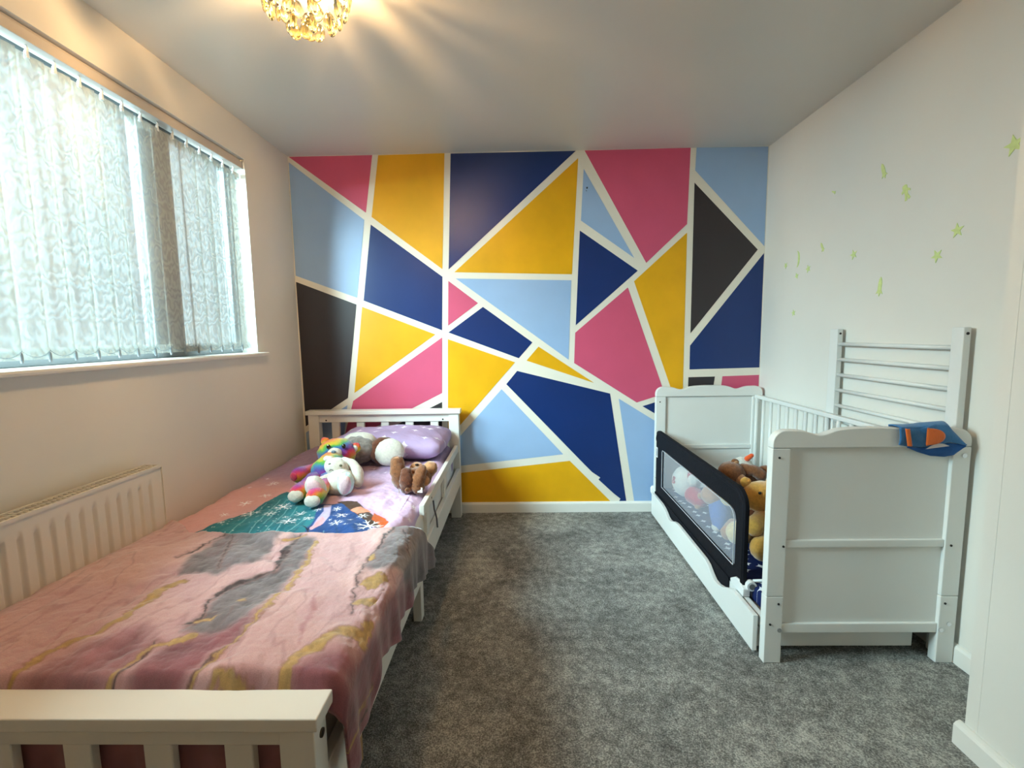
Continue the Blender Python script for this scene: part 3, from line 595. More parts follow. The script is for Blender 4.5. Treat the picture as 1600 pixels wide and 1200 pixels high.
pl = obj('pillow', softbox(.34, 1.020, -.56, -.11, .49, .650, .80, (40, 72), fn=pil), star_mat('lilac_star_cotton', (176, 154, 190), (226, 216, 232), 9, .12), smooth=True)
tag(pl, 'lilac pillow with white stars against the headboard of the bed', 'pillow')

# ------------------------------------------------------------------ soft toys on the bed
def plush(name, col, amp=.18, scale=90, sheen=.6, bump=.6, col2=None):
    return mat(name, col, .95, nscale=scale, namp=amp, bump=bump, bscale=scale * 2.2, sheen=sheen, spec=.15, col2=col2, detail=5)
def rainbow_mat():
    m = bpy.data.materials.new('rainbow_plush'); m.use_nodes = True; N = m.node_tree.nodes; L = m.node_tree.links
    b = N['Principled BSDF']; b.inputs['Roughness'].default_value = .95; b.inputs['Sheen Weight'].default_value = .5; b.inputs['Specular IOR Level'].default_value = .1
    g = N.new('ShaderNodeNewGeometry'); n = N.new('ShaderNodeTexNoise'); n.inputs['Scale'].default_value = 25; n.inputs['Detail'].default_value = 5
    tc = N.new('ShaderNodeTexCoord'); L.new(tc.outputs['Object'], n.inputs[0])
    mp = N.new('ShaderNodeVectorMath'); mp.operation = 'DOT_PRODUCT'; mp.inputs[1].default_value = (-2.2, .6, 6.2); L.new(tc.outputs['Object'], mp.inputs[0])
    a = N.new('ShaderNodeMath'); a.operation = 'MULTIPLY_ADD'; L.new(n.outputs[0], a.inputs[0]); a.inputs[1].default_value = .42; L.new(mp.outputs['Value'], a.inputs[2])
    f = N.new('ShaderNodeMath'); f.operation = 'FRACT'; sc = N.new('ShaderNodeMath'); sc.operation = 'MULTIPLY'; sc.inputs[1].default_value = 1.35; L.new(a.outputs[0], sc.inputs[0]); L.new(sc.outputs[0], f.inputs[0])
    r = N.new('ShaderNodeValToRGB'); L.new(f.outputs[0], r.inputs[0]); cr = r.color_ramp
    cols = [(84, 70, 150), (54, 116, 168), (78, 162, 66), (202, 182, 52), (218, 116, 42), (204, 54, 90), (136, 58, 144), (84, 70, 150)]
    while len(cr.elements) < len(cols): cr.elements.new(.5)
    for i, c in enumerate(cols): cr.elements[i].position = i / (len(cols) - 1); cr.elements[i].color = srgb(*c)
    L.new(r.outputs[0], b.inputs[0]); n2 = N.new('ShaderNodeTexNoise'); n2.inputs['Scale'].default_value = 220; L.new(tc.outputs['Object'], n2.inputs[0])
    bp = N.new('ShaderNodeBump'); bp.inputs['Strength'].default_value = .7; bp.inputs['Distance'].default_value = .004; L.new(n2.outputs[0], bp.inputs['Height']); L.new(bp.outputs[0], b.inputs['Normal'])
    return m
M_RB = rainbow_mat(); M_WP = plush('white_plush', (208, 206, 196), .1); M_PINKP = plush('pale_pink_plush', (226, 198, 204), .12); M_MINT = plush('mint_plush', (196, 226, 216), .1)
M_EYE = mat('black_eye', (12, 10, 12), .08, coat=1); M_THREAD = mat('dark_thread', (60, 48, 50), .8)
M_BR = plush('brown_plush', (122, 76, 44), .28); M_DBR = plush('dark_brown_plush', (92, 48, 26), .25); M_TAN = plush('tan_plush', (176, 128, 88), .15)
M_GREYP = plush('grey_plush', (132, 128, 124), .3, 60); M_HONEY = plush('honey_plush', (206, 156, 74), .12); M_CREAMP = plush('cream_plush', (222, 202, 150), .12)
M_NOSE = mat('blue_grey_nose', (92, 116, 140), .5)
def P(name, bm, m, par, label=None): return obj(name, bm, m, par, smooth=True, label=label)

t = thing('rainbow_teddy_bear', 'rainbow striped teddy bear leaning behind the white plush rabbit', 'teddy bear', (.52, -.95, .505))
P('body', limb([(.52, -.80, .58), (.53, -.93, .565)], [.062, .07], .003), M_RB, t)
hd = P('head', ell((.515, -.745, .612), (.098, .085, .074), (0, -.05, 0), fuzz=.005), M_RB, t)
P('muzzle', ell((.532, -.820, .628), (.036, .030, .027), (.2, 0, 0), fuzz=.002), M_WP, hd, 'white muzzle')
P('nose', ell((.539, -.850, .642), (.012, .006, .008)), M_NOSE, hd, 'blue grey nose')
for sx in (-1, 1): P('eye', ell((.538 + sx * .036, -.812 + sx * .006, .660), (.011, .007, .012)), M_EYE, hd)
obj('mouth', tube([(.514, -.847, .625), (.525, -.850, .620), (.536, -.851, .626), (.547, -.850, .620), (.557, -.846, .625)], .0012, 6), M_THREAD, hd)
ea = P('ear', ell((.607, -.735, .632), (.026, .014, .03), (0, .5, 0), fuzz=.003), M_RB, t); P('inner_ear', ell((.606, -.748, .632), (.016, .006, .019), (0, .5, 0)), M_WP, ea, 'white inner ear')
P('ear', ell((.452, -.735, .668), (.022, .014, .024), (0, -.5, 0), fuzz=.003), M_RB, t)
a = P('arm', limb([(.485, -.86, .578), (.455, -.92, .572), (.430, -1.0, .572)], [.028, .028, .036], .003), M_RB, t)
P('paw_pad', ell((.422, -1.030, .572), (.020, .010, .020), (0, 0, -.4)), plush('magenta_plush', (186, 46, 84), .2), a, 'magenta paw pad')
P('arm', limb([(.58, -.84, .57), (.60, -.9, .56)], [.026, .03], .003), M_RB, t)
for x0, x1, y1, z1 in ((.50, .508, -1.165, .545), (.565, .600, -1.215, .541)):
    g = P('leg', limb([(x0, -1.0, .55), ((x0 + x1) / 2, -1.09, .545), (x1, y1, z1)], [.036, .032, .037], .003), M_RB, t)
    P('foot_pad', ell((x1, y1 - .028, z1 - .006), (.033, .016, .026), (-.25, 0, 0), fuzz=.001), M_WP, g, 'white foot sole')

t = thing('plush_rabbit', 'white plush rabbit with drooping ears and pink soles lying on the rainbow bear', 'plush rabbit', (.63, -1.0, .505))
P('body', ell((.632, -1.025, .546), (.062, .075, .060), (.2, 0, 0), fuzz=.004), M_WP, t)
hd = P('head', ell((.606, -.985, .604), (.058, .05, .044), (0, .35, 0), fuzz=.004), M_WP, t)
P('eye', ell((.640, -1.024, .622), (.007, .004, .006), (0, 0, 0)), mat('grey_eye', (90, 92, 70), .3), hd)
P('eye', ell((.590, -1.024, .628), (.007, .004, .006)), MATS['grey_eye'], hd)
obj('mouth', tube([(.590, -1.0345, .600), (.597, -1.0365, .607), (.605, -1.0365, .606), (.611, -1.0355, .599)], .0014, 6), M_THREAD, hd)
e = P('ear', limb([(.636, -.97, .635), (.675, -.965, .615), (.705, -.985, .575), (.712, -1.01, .535)], [.013, .020, .026, .022], .002), M_WP, t)
P('ear', limb([(.565, -.95, .635), (.54, -.94, .63)], [.012, .016], .002), M_WP, t)
P('arm', limb([(.590, -1.03, .570), (.570, -1.06, .565), (.558, -1.085, .555)], [.020, .020, .021], .003), M_WP, t)
P('arm', limb([(.662, -1.04, .585), (.662, -1.075, .588)], [.018, .019], .003), M_WP, t)
for c, r, ro, mm in (((.583, -1.165, .567), (.043, .030, .054), (.1, -.35, 0), M_WP), ((.690, -1.105, .563), (.036, .030, .055), (.1, .22, 0), M_MINT)):
    f = P('foot', ell(c, r, ro, fuzz=.003), mm, t)
    P('foot_pad', ell((c[0] + .004, c[1] - .020, c[2]), (r[0] * .74, .016, r[2] * .8), ro, fuzz=.001), M_PINKP, f, 'pale pink sole')
P('tail', ell((.640, -1.03, .515), (.03, .03, .02), fuzz=.004), M_WP, t)

t = thing('grey_plush_toy', 'fluffy grey plush toy with a white crown behind the rainbow bear', 'plush toy', (.56, -.52, .56))
P('body', ell((.572, -.60, .590), (.098, .065, .075), fuzz=.010, fs=40), M_GREYP, t)
P('crown', ell((.568, -.555, .628), (.092, .05, .052), fuzz=.003), M_WP, t, 'white crown')
t = thing('round_plush_cushion', 'round white plush cushion with a brown edge in front of the pillow', 'cushion', (.735, -.62, .56))
P('cushion_front', ell((.752, -.63, .582), (.080, .040, .074), (-.35, 0, 0), fuzz=.003), M_WP, t)
P('cushion_edge', ell((.716, -.610, .585), (.082, .038, .076), (-.35, 0, 0), fuzz=.003), M_DBR, t, 'brown edge')

t = thing('plush_puppy', 'curly brown plush puppy lying on its back beside the guard rail', 'plush puppy', (.96, -1.0, .505))
P('body', limb([(.935, -1.02, .552), (1.0, -.99, .556)], [.046, .050], .006), M_BR, t)
g = P('leg', limb([(.912, -1.02, .545), (.900, -1.03, .59), (.893, -1.0, .632)], [.038, .034, .030], .006), M_BR, t)
P('paw_pad', ell((.896, -1.016, .650), (.012, .008, .007)), M_TAN, g, 'tan paw pad')
P('ear', limb([(.945, -1.045, .595), (.948, -1.06, .56), (.945, -1.06, .525)], [.024, .032, .026], .005), M_DBR, t, 'darker brown ear')
g = P('leg', limb([(.995, -1.055, .53), (1.0, -1.05, .565), (1.012, -1.03, .598)], [.032, .030, .024], .006), M_BR, t)
P('paw_pad', ell((1.010, -1.047, .603), (.008, .006, .008)), M_CREAMP, g, 'cream paw pad')
hd = P('head', ell((.972, -.955, .585), (.034, .03, .030), fuzz=.003), M_TAN, t)
P('nose', ell((.978, -.978, .610), (.010, .007, .005)), M_EYE, hd)
P('leg', limb([(1.02, -.96, .57), (1.04, -.97, .592)], [.034, .033], .003), M_TAN, t)
P('leg', limb([(1.01, -1.01, .555), (1.022, -1.03, .548)], [.026, .025], .003), M_TAN, t)
P('tail', limb([(.965, -1.06, .525), (.955, -1.09, .525)], [.018, .010], .004), M_BR, t)
obj('care_tag', grid_mesh(4, 4, lambda u, v: (1.0 + u * .022, -1.085 + v * .004 + .002 * math.sin(u * 3), .512 + v * .022)), mat('white_label', (236, 234, 230), .6), t)
obj('care_tag', tube([(.917, -1.075, .532), (.918, -1.085, .520), (.921, -1.092, .512)], .0028, 6, flat=.2), MATS['white_label'], t)

# ------------------------------------------------------------------ cot bed
cot = thing('cot_bed', 'white cot bed with panelled ends and slatted far side against the right wall', 'cot', (2.68, -.77, 0))
def cb(n, *a, bev=.003, par=None, m=None): return obj(n, box(*a), m or M_COT, par or cot, bevel=bev)
CX0, CX1 = 2.337, 3.016
def wavy_top(x0, x1, z0, z1):
    """cot end rail: round outer corners, a dip, a long crown, a dip"""
    L = x1 - x0; r = .045; pts = [(x0, z0)]
    for k in range(0, 9): a = PI - k / 8 * PI / 2; pts.append((x0 + r + r * math.cos(a), z1 - .004 - r + r * math.sin(a)))
    for k in range(1, 48):
        u = k / 48; x = x0 + r + (L - 2 * r) * u
        dip = lambda c: math.exp(-((u - c) / .075) ** 2)
        z = z1 - .004 - .019 * dip(.20) - .019 * dip(.80) + .007 * math.exp(-((u - .5) / .22) ** 2)
        pts.append((x, z))
    for k in range(0, 9): a = PI / 2 - k / 8 * PI / 2; pts.append((x1 - r + r * math.cos(a), z1 - .004 - r + r * math.sin(a)))
    pts.append((x1, z0)); return pts
def cot_end(yf, yb, sgn, z1, rail_z):
    d = yb - yf
    for x0 in (CX0, CX1 - .062):
        p = cb('end_post', x0, x0 + .062, yf, yb, .256, z1 - .068); cb('end_leg', x0, x0 + .062, yf, yb, 0, .2545)
    obj('end_top_rail', prism(wavy_top(CX0, CX1, z1 - .067, z1), 1, yf, yb), M_COT, cot, bevel=.004)
    cb('end_panel', CX0 + .062, CX1 - .062, yf + d * .4, yf + d * .75, .12, z1 - .067, bev=0)
    cb('cross_rail', CX0 + .062, CX1 - .062, yf + d * .12, yf + d * .9, rail_z, rail_z + .028)
    cb('cross_rail', CX0 + .062, CX1 - .062, yf + d * .12, yf + d * .9, .114, .150)
    fy = yf
    for x, z in ((CX0 + .024, z1 - .10), (CX0 + .052, rail_z + .008), (CX1 - .042, rail_z + .008), (CX0 + .045, .228), (CX1 - .045, .228), (CX0 + .018, .150)): screw(cot, (x, fy, z), 1, .004)
    for x, z in ((CX0 + .052, .128), (CX1 - .052, .128), (CX1 - .026, .15), (CX1 - .024, z1 - .098)): obj('bolt_head', cyl((x, fy - .003, z), (x, fy + .002, z), .008, 16), M_CHROME, cot)
cot_end(-1.490, -1.455, 1, .866, .436)
cot_end(-.085, -.050, 1, .858, .446)
sd = cb('side_top_rail', 2.962, 2.987, -1.454, -.086, .778, .800)
cb('side_bottom_rail', 2.962, 2.987, -1.454, -.086, .13, .17)
bars = [-.097] + [-.181 - .0865 * k for k in range(15)]
for y in bars:
    if y < -1.44: break
    obj('side_bar', cyl((2.9745, y, .17), (2.9745, y, .778), .0095, 14), M_COT, cot, smooth=True)
cb('front_base_rail', 2.345, 2.367, -1.454, -.086, .108, .150)
cb('mattress_base', 2.367, 2.962, -1.452, -.088, .112, .128)
# under-cot drawer with a waved top edge
dw = thing('underbed_drawer', 'white drawer with a waved top edge on the floor under the cot bed', 'drawer', (2.6, -.77, 0))
dw_y = [(-1.447, .158), (-1.30, .158), (-1.26, .155), (-1.22, .138), (-1.18, .118), (-1.13, .104), (-1.09, .103), (-1.06, .115), (-1.02, .137), (-.98, .146), (-.80, .149), (-.60, .152), (-.56, .148), (-.52, .138), (-.49, .125), (-.45, .120), (-.42, .124), (-.39, .137), (-.35, .150), (-.30, .158), (-.15, .160), (-.09, .158)]
obj('drawer_front', prism([(-1.447, .018)] + dw_y + [(-.09, .018)], 0, 2.316, 2.334), M_COT, dw, bevel=.002)
obj('drawer_side', box(2.334, 2.92, -1.425, -1.408, .022, .100), M_COT, dw); obj('drawer_side', box(2.334, 2.92, -.128, -.111, .022, .100), M_COT, dw)
obj('drawer_back', box(2.903, 2.92, -1.408, -.128, .022, .100), M_COT, dw); obj('drawer_base', box(2.334, 2.903, -1.408, -.128, .024, .030), M_COT, dw)
for x in (2.42, 2.86):
    for y in (-1.395, -.15): obj('castor', cyl((x - .008, y, .0125), (x + .008, y, .0125), .0118, 16), M_DARK, dw)

cm = obj('cot_mattress', softbox(2.375, 2.955, -1.448, -.095, .1285, .205, .25, (30, 48)), star_mat('navy_star_sheet', (20, 34, 84), (226, 230, 240), 15, .10), smooth=True)
tag(cm, 'cot mattress in a navy sheet with white stars', 'mattress')

# mesh bed guard ----------------------------------------------------------
bg = thing('mesh_bed_guard', 'black fabric bed guard with a see-through mesh panel on the front of the cot', 'bed guard', (2.35, -.67, .12))
def rr(y0, y1, z0, z1, r, n=8):
    pts = []
    for cy, cz, a0 in ((y1 - r, z1 - r, 0), (y0 + r, z1 - r, 90), (y0 + .005, z0 + .005, 180), (y1 - .005, z0 + .005, 270)):
        q = r if a0 < 180 else .005
        for k in range(n + 1): a = math.radians(a0 + 90 * k / n); pts.append((cy + q * math.cos(a), cz + q * math.sin(a)))
    return pts
outer = rr(-1.300, -.060, .150, .578, .075); 
def inner_pts(n=8):
    pts = []
    for cy, cz, a0, q in ((-.215 - .012, .472 - .012, 0, .012), (-1.215 + .05, .472 - .05, 90, .05), (-1.215 + .004, .236 + .004, 180, .004), (-.215 - .004, .236 + .004, 270, .004)):
        for k in range(n + 1): a = math.radians(a0 + 90 * k / n); pts.append((cy + q * math.cos(a), cz + q * math.sin(a)))
    return pts
inner = inner_pts()
M_BLK = mat('black_guard_fabric', (15, 16, 24), .8, nscale=40, namp=.2, bump=.3, bscale=120, spec=.2)
bm = bmesh.new(); xa, xb = 2.343, 2.361; n = len(outer)
R4 = []
for (pts, x, off) in ((outer, xa, 0), (outer, xb, 0), (inner, xb - .004, 0), (inner, xa + .004, 0)): R4.append([bm.verts.new((x, y, z)) for y, z in pts])
for a, b in ((0, 1), (1, 2), (2, 3), (3, 0)):
    for i in range(n): bm.faces.new((R4[a][i], R4[a][(i + 1) % n], R4[b][(i + 1) % n], R4[b][i]))
obj('fabric_border', bm, M_BLK, bg, bevel=.003)
obj('fabric_skirt', box(2.3375, 2.3425, -1.185, -.066, .088, .165), M_BLK, bg)
obj('frame_tube', tube([(2.352, -1.286, .155), (2.352, -1.287, .45), (2.352, -1.280, .50), (2.352, -1.262, .536), (2.352, -1.225, .562), (2.352, -.8, .563), (2.352, -.135, .563), (2.352, -.098, .545), (2.352, -.075, .50), (2.352, -.074, .155)], .0125, 14), M_BLK, bg, smooth=True)
def net():
    m = bpy.data.materials.new('white_net'); m.use_nodes = True; N = m.node_tree.nodes; L = m.node_tree.links; N.remove(N['Principled BSDF'])
    t_ = N.new('ShaderNodeBsdfTransparent'); d = N.new('ShaderNodeBsdfDiffuse'); d.inputs[0].default_value = (.62, .64, .72, 1); x = N.new('ShaderNodeMixShader'); x.inputs[0].default_value = .40
    tc = N.new('ShaderNodeTexCoord'); n_ = N.new('ShaderNodeTexNoise'); n_.inputs['Scale'].default_value = 300; L.new(tc.outputs['Object'], n_.inputs[0])
    mr = N.new('ShaderNodeMapRange'); mr.inputs[3].default_value = .26; mr.inputs[4].default_value = .40; L.new(n_.outputs[0], mr.inputs[0]); L.new(mr.outputs[0], x.inputs[0])
    L.new(t_.outputs[0], x.inputs[1]); L.new(d.outputs[0], x.inputs[2]); L.new(x.outputs[0], N['Material Output'].inputs[0]); return m
bm = bmesh.new(); bm.faces.new([bm.verts.new((2.352, y, z)) for y, z in inner]); obj('mesh_panel', bm, net(), bg)
edge = [(2.3415, y, z) for y, z in inner]; edge.append(edge[0])
obj('mesh_binding', tube(edge, .0022, 6, cap=False), mat('grey_binding', (176, 178, 186), .6), bg)
M_PLAS = mat('white_plastic', (228, 230, 230), .3)
obj('hinge', tube([(2.333, -.055, .190), (2.333, -.050, .178), (2.333, -.050, .150), (2.333, -.055, .138)], [.008, .014, .014, .008], 12), M_PLAS, bg, smooth=True, label='white plastic hinge')
h = obj('hinge', prism([(-1.315, .152), (-1.318, .185), (-1.275, .205), (-1.245, .200), (-1.200, .172), (-1.205, .152)], 0, 2.338, 2.368), M_PLAS, bg, bevel=.004, label='white plastic hinge')
obj('hinge_tube', tube([(2.372, -1.320, .197), (2.372, -1.295, .197)], .019, 20), M_PLAS, h, smooth=False); obj('hinge_socket', cyl((2.372, -1.3215, .197), (2.372, -1.318, .197), .0115, 16), mat('socket_shadow', (110, 112, 112), .6), h)
obj('base_bar', tube([(2.385, -1.30, .212), (2.5, -1.30, .214), (2.8, -1.30, .214)], .0055, 10), M_PLAS, bg, smooth=True)
lb = obj('sewn_label', box(2.3410, 2.3428, -.118, -.092, .400, .465), mat('label_white', (230, 230, 232), .5), bg, label='small white printed label')
obj('label_print', box(2.3404, 2.3411, -.111, -.100, .408, .457), mat('label_grey', (120, 122, 128), .5), lb)

# leaning slatted side ----------------------------------------------------
ls = thing('spare_cot_side', 'white slatted cot side stood on end between the cot and the right wall', 'cot side', (2.998, -1.1, 0))
for y0, y1 in ((-.805, -.748), (-1.452, -1.405)):
    st = obj('side_rail', box(2.990, 3.016, y0, y1, 0, 1.209), M_COT, ls, bevel=.003)
    screw(st, (3.003, y0, 1.187), 1, .005)
for k in range(15):
    z = 1.137 - .0742 * k
    obj('side_bar', cyl((3.003, -.749, z), (3.003, -1.405, z), .0088, 12), M_COT, ls, smooth=True)

# cloth on the cot end ----------------------------------------------------
M_BLUE = mat('blue_towelling', (44, 112, 168), .85, nscale=14, namp=.18, bump=.4, bscale=160, sheen=.3)
M_ORG = mat('orange_towelling', (222, 104, 28), .85, nscale=14, namp=.15, bump=.4, bscale=160, sheen=.3)
ct = thing('blue_bib', 'blue cloth bib with an orange patch hung over the near end of the cot', 'bib', (2.87, -1.49, .78))
def hang(pts, y0, amp=.004, seed=0, n=10):
    """a cloth flap: dense grid between an upper and a lower outline, gently wavy"""
    up, lo = pts
    def f(L, u):
        for (a, b), (c, d) in zip(L, L[1:]):
            if u <= c or (c, d) == L[-1]: k = (u - a) / (c - a); return b + (d - b) * max(0, min(1, k))
    x0, x1 = up[0][0], up[-1][0]
    def g(u, v):
        x = x0 + (x1 - x0) * u; zt, zb = f(up, x), f(lo, x); z = zb + (zt - zb) * v
        return (x, y0 - .006 * math.sin(v * PI) - amp * (1 + noise.noise(Vector((x * 30 + seed, z * 30, 0)))), z)
    b = grid_mesh(36, 14, g); return b
body = hang(([(2.758, .868), (2.80, .870), (2.84, .871), (2.875, .881), (2.91, .880), (2.925, .872), (2.984, .812)], [(2.758, .810), (2.79, .803), (2.84, .800), (2.89, .806), (2.93, .818), (2.984, .806)]), -1.496)
bo = obj('cloth_body', body, M_BLUE, ct, smooth=True); md = bo.modifiers.new('t', 'SOLIDIFY'); md.thickness = .003
b2 = hang(([(2.79, .802), (2.84, .800), (2.89, .806), (2.93, .815), (2.984, .808)], [(2.79, .800), (2.825, .784), (2.87, .770), (2.92, .766), (2.95, .772), (2.984, .800)]), -1.493, seed=4)
bo = obj('lower_fold', b2, mat('deep_blue_towelling', (26, 84, 150), .85, nscale=14, namp=.2, bump=.4, bscale=160), ct, smooth=True); md = bo.modifiers.new('t', 'SOLIDIFY'); md.thickness = .003
ba = hang(([(2.775, .871), (2.90, .881), (2.925, .873)], [(2.775, .866), (2.90, .868), (2.925, .868)]), -1.4960)
tp = obj('top_fold', grid_mesh(20, 8, lambda u, v: (2.762 + u * .163, -1.501 + v * .058, .8715 + .011 * math.sin(v * PI) * (.3 + u) - .001 + (.002 if u > .5 else 0))), M_BLUE, ct, smooth=True); md = tp.modifiers.new('t', 'SOLIDIFY'); md.thickness = .003
bk = obj('back_fold', grid_mesh(20, 8, lambda u, v: (2.765 + u * .16, -1.444 + .003 * math.sin(u * 9), .871 - v * .08)), M_BLUE, ct, smooth=True); md = bk.modifiers.new('t', 'SOLIDIFY'); md.thickness = .003
def patch(u, v):
    a = -PI / 2 + u * PI; x = 2.842 + .062 * math.cos(a) ** .8 * v if u not in (0, 1) else 2.842; z = .840 + .029 * math.sin(a)
    return (x, -1.5115 - .002 * math.sin(v * 3), z)
bo = obj('orange_patch', grid_mesh(24, 8, patch), M_ORG, ct, smooth=True, label='orange half round patch'); md = bo.modifiers.new('t', 'SOLIDIFY'); md.thickness = .003
bo = obj('orange_strap', grid_mesh(6, 14, lambda u, v: (2.768 + u * .017 + (1 - v) * .012, -1.510 - .004 * math.sin(u * PI), .808 + v * .060)), M_ORG, ct, smooth=True, label='orange turned strap'); md = bo.modifiers.new('t', 'SOLIDIFY'); md.thickness = .003
bo = obj('white_lining', grid_mesh(14, 5, lambda u, v: (2.845 + u * .08, -1.5065, .796 + v * .014 * math.sin(u * PI) + u * .010)), mat('white_lining', (214, 206, 208), .8), ct, smooth=True, label='white lining showing in the fold')

# ------------------------------------------------------------------ soft toys in the cot
t = thing('brown_teddy_bear', 'brown teddy bear lying on its side on top of the toys in the cot', 'teddy bear', (2.62, -.68, .38))
P('body', limb([(2.63, -.66, .43), (2.70, -.64, .43)], [.068, .062], .003), M_BR, t)
hd = P('head', ell((2.555, -.70, .475), (.068, .06, .058), fuzz=.003), M_BR, t)
P('muzzle', ell((2.582, -.748, .452), (.026, .026, .028), fuzz=.001), M_TAN, hd, 'tan muzzle'); P('nose', ell((2.590, -.775, .452), (.009, .006, .010)), M_EYE, hd)
ea = P('ear', ell((2.572, -.70, .530), (.020, .012, .018), fuzz=.002), M_BR, t); P('inner_ear', ell((2.574, -.711, .529), (.012, .005, .011)), M_TAN, ea, 'tan inner ear')
P('arm', limb([(2.615, -.70, .49), (2.66, -.72, .492), (2.69, -.73, .470)], [.032, .028, .030], .003), M_BR, t)
P('leg', limb([(2.70, -.66, .45), (2.735, -.69, .475)], [.030, .034], .003), M_BR, t)
P('leg', limb([(2.69, -.64, .38), (2.74, -.68, .37)], [.034, .036], .003), M_BR, t)

t = thing('honey_teddy_bear', 'large honey yellow plush bear sitting at the near end of the cot', 'teddy bear', (2.55, -1.08, .21))
P('body', limb([(2.60, -1.06, .285), (2.59, -1.04, .37)], [.078, .07], .003), M_HONEY, t)
hd = P('head', ell((2.545, -1.03, .462), (.085, .075, .070), fuzz=.003), M_HONEY, t)
P('muzzle', ell((2.565, -1.095, .435), (.036, .03, .028), fuzz=.001), M_HONEY, hd); P('nose', ell((2.585, -1.118, .452), (.013, .008, .009)), M_EYE, hd)
for x in (2.505, 2.572): P('eye', ell((x, -1.090, .500), (.007, .005, .007)), M_EYE, hd)
for x in (2.485, 2.60): P('ear', ell((x, -1.0, .520), (.024, .014, .024), fuzz=.002), M_HONEY, t)
P('arm', limb([(2.54, -1.06, .385), (2.50, -1.10, .375), (2.47, -1.12, .360)], [.036, .037, .042], .003), M_HONEY, t)
P('arm', limb([(2.50, -1.0, .42), (2.455, -.955, .44), (2.44, -.93, .42)], [.032, .034, .038], .003), M_CREAMP, t, 'paler yellow arm')
g = P('leg', limb([(2.56, -1.09, .275), (2.50, -1.15, .275)], [.054, .056], .003), M_HONEY, t)
g = P('leg', limb([(2.50, -1.03, .29), (2.44, -1.07, .31), (2.415, -1.09, .32)], [.042, .045, .050], .003), M_CREAMP, t, 'paler yellow leg')
t = thing('plush_gnome', 'round white plush with a red letter B lying behind the mesh', 'plush toy', (2.44, -.4, .21))
M_REDP = plush('red_plush', (176, 50, 58), .15)
bd = P('body', ell((2.455, -.33, .310), (.082, .088, .095), fuzz=.002), M_WP, t)
P('trousers', limb([(2.46, -.44, .262), (2.475, -.50, .252)], [.052, .045], .002), M_REDP, t, 'red trousers')
P('cap', limb([(2.47, -.40, .36), (2.49, -.46, .37)], [.036, .03], .002), M_REDP, t, 'red cap')
P('pompom', ell((2.452, -.46, .357), (.034, .034, .034), fuzz=.005), M_WP, t, 'white pompom')
for y, z in ((-.52, .225), (-.56, .30)): P('hand', ell((2.455, y, z), (.018, .02, .018), fuzz=.001), M_TAN, t)
cu = bpy.data.curves.new('letter', 'FONT'); cu.body = 'B'; cu.size = .062; cu.extrude = .0015; cu.align_x = 'CENTER'; cu.align_y = 'CENTER'
lo = bpy.data.objects.new('tmp', cu); C.objects.link(lo); dg = bpy.context.evaluated_depsgraph_get(); me = bpy.data.meshes.new_from_object(lo.evaluated_get(dg)); bpy.data.objects.remove(lo)
bm = bmesh.new(); bm.from_mesh(me); RM = Matrix(((0, 0, -1), (-1, 0, 0), (0, 1, 0)))   # facing the room (-x)
for v in bm.verts:
    q = RM @ v.co + Vector((0, -.345, .322)); d = ((q.y + .33) / .088) ** 2 + ((q.z - .310) / .095) ** 2
    v.co = Vector((2.455 - .082 * math.sqrt(max(0, 1 - d)) - .003 + (q.x * 1.0), q.y, q.z))
obj('letter_b', bm, M_REDP, bd, label='red letter B')
t = thing('brown_bear_in_blue', 'light brown plush bear in blue trousers behind the mesh of the guard', 'teddy bear', (2.48, -.68, .21))
P('head', ell((2.475, -.66, .338), (.055, .062, .050), fuzz=.002), M_TAN, t)
M_DENIM = mat('blue_denim', (66, 104, 172), .85, nscale=40, namp=.15, bump=.3, bscale=300)
P('trousers', limb([(2.50, -.70, .285), (2.48, -.76, .25), (2.46, -.80, .235)], [.055, .048, .035], 0), M_DENIM, t, 'blue trousers')
P('foot', ell((2.445, -.80, .222), (.024, .028, .020), fuzz=.001), M_WP, t, 'white foot')
P('leg', limb([(2.52, -.82, .24), (2.46, -.90, .235)], [.034, .036], .002), M_TAN, t)
P('ear', ell((2.48, -.62, .385), (.018, .012, .018)), M_TAN, t)
t = thing('white_plush_bird', 'white plush with an orange tip behind the brown teddy bear in the cot', 'plush toy', (2.74, -.42, .21))
P('body', ell((2.74, -.42, .36), (.085, .075, .12), fuzz=.003), M_WP, t)
P('beak', limb([(2.755, -.45, .478), (2.775, -.46, .500)], [.016, .012], 0), plush('orange_plush', (222, 88, 40), .12), t, 'orange beak')
t = thing('green_plush_toy', 'pale green plush toy against the slatted side of the cot', 'plush toy', (2.86, -.75, .21))
P('body', ell((2.87, -.72, .32), (.07, .08, .112), fuzz=.003), plush('pale_green_plush', (178, 192, 168), .1), t)
t = thing('plush_bear', 'brown plush bear lying flat beneath the other toys in the cot', 'teddy bear', (2.68, -.8, .21))
P('body', limb([(2.62, -.72, .285), (2.72, -.84, .285)], [.075, .078], .003), M_DBR, t); P('head', ell((2.76, -.95, .285), (.065, .065, .065), fuzz=.003), M_DBR, t)

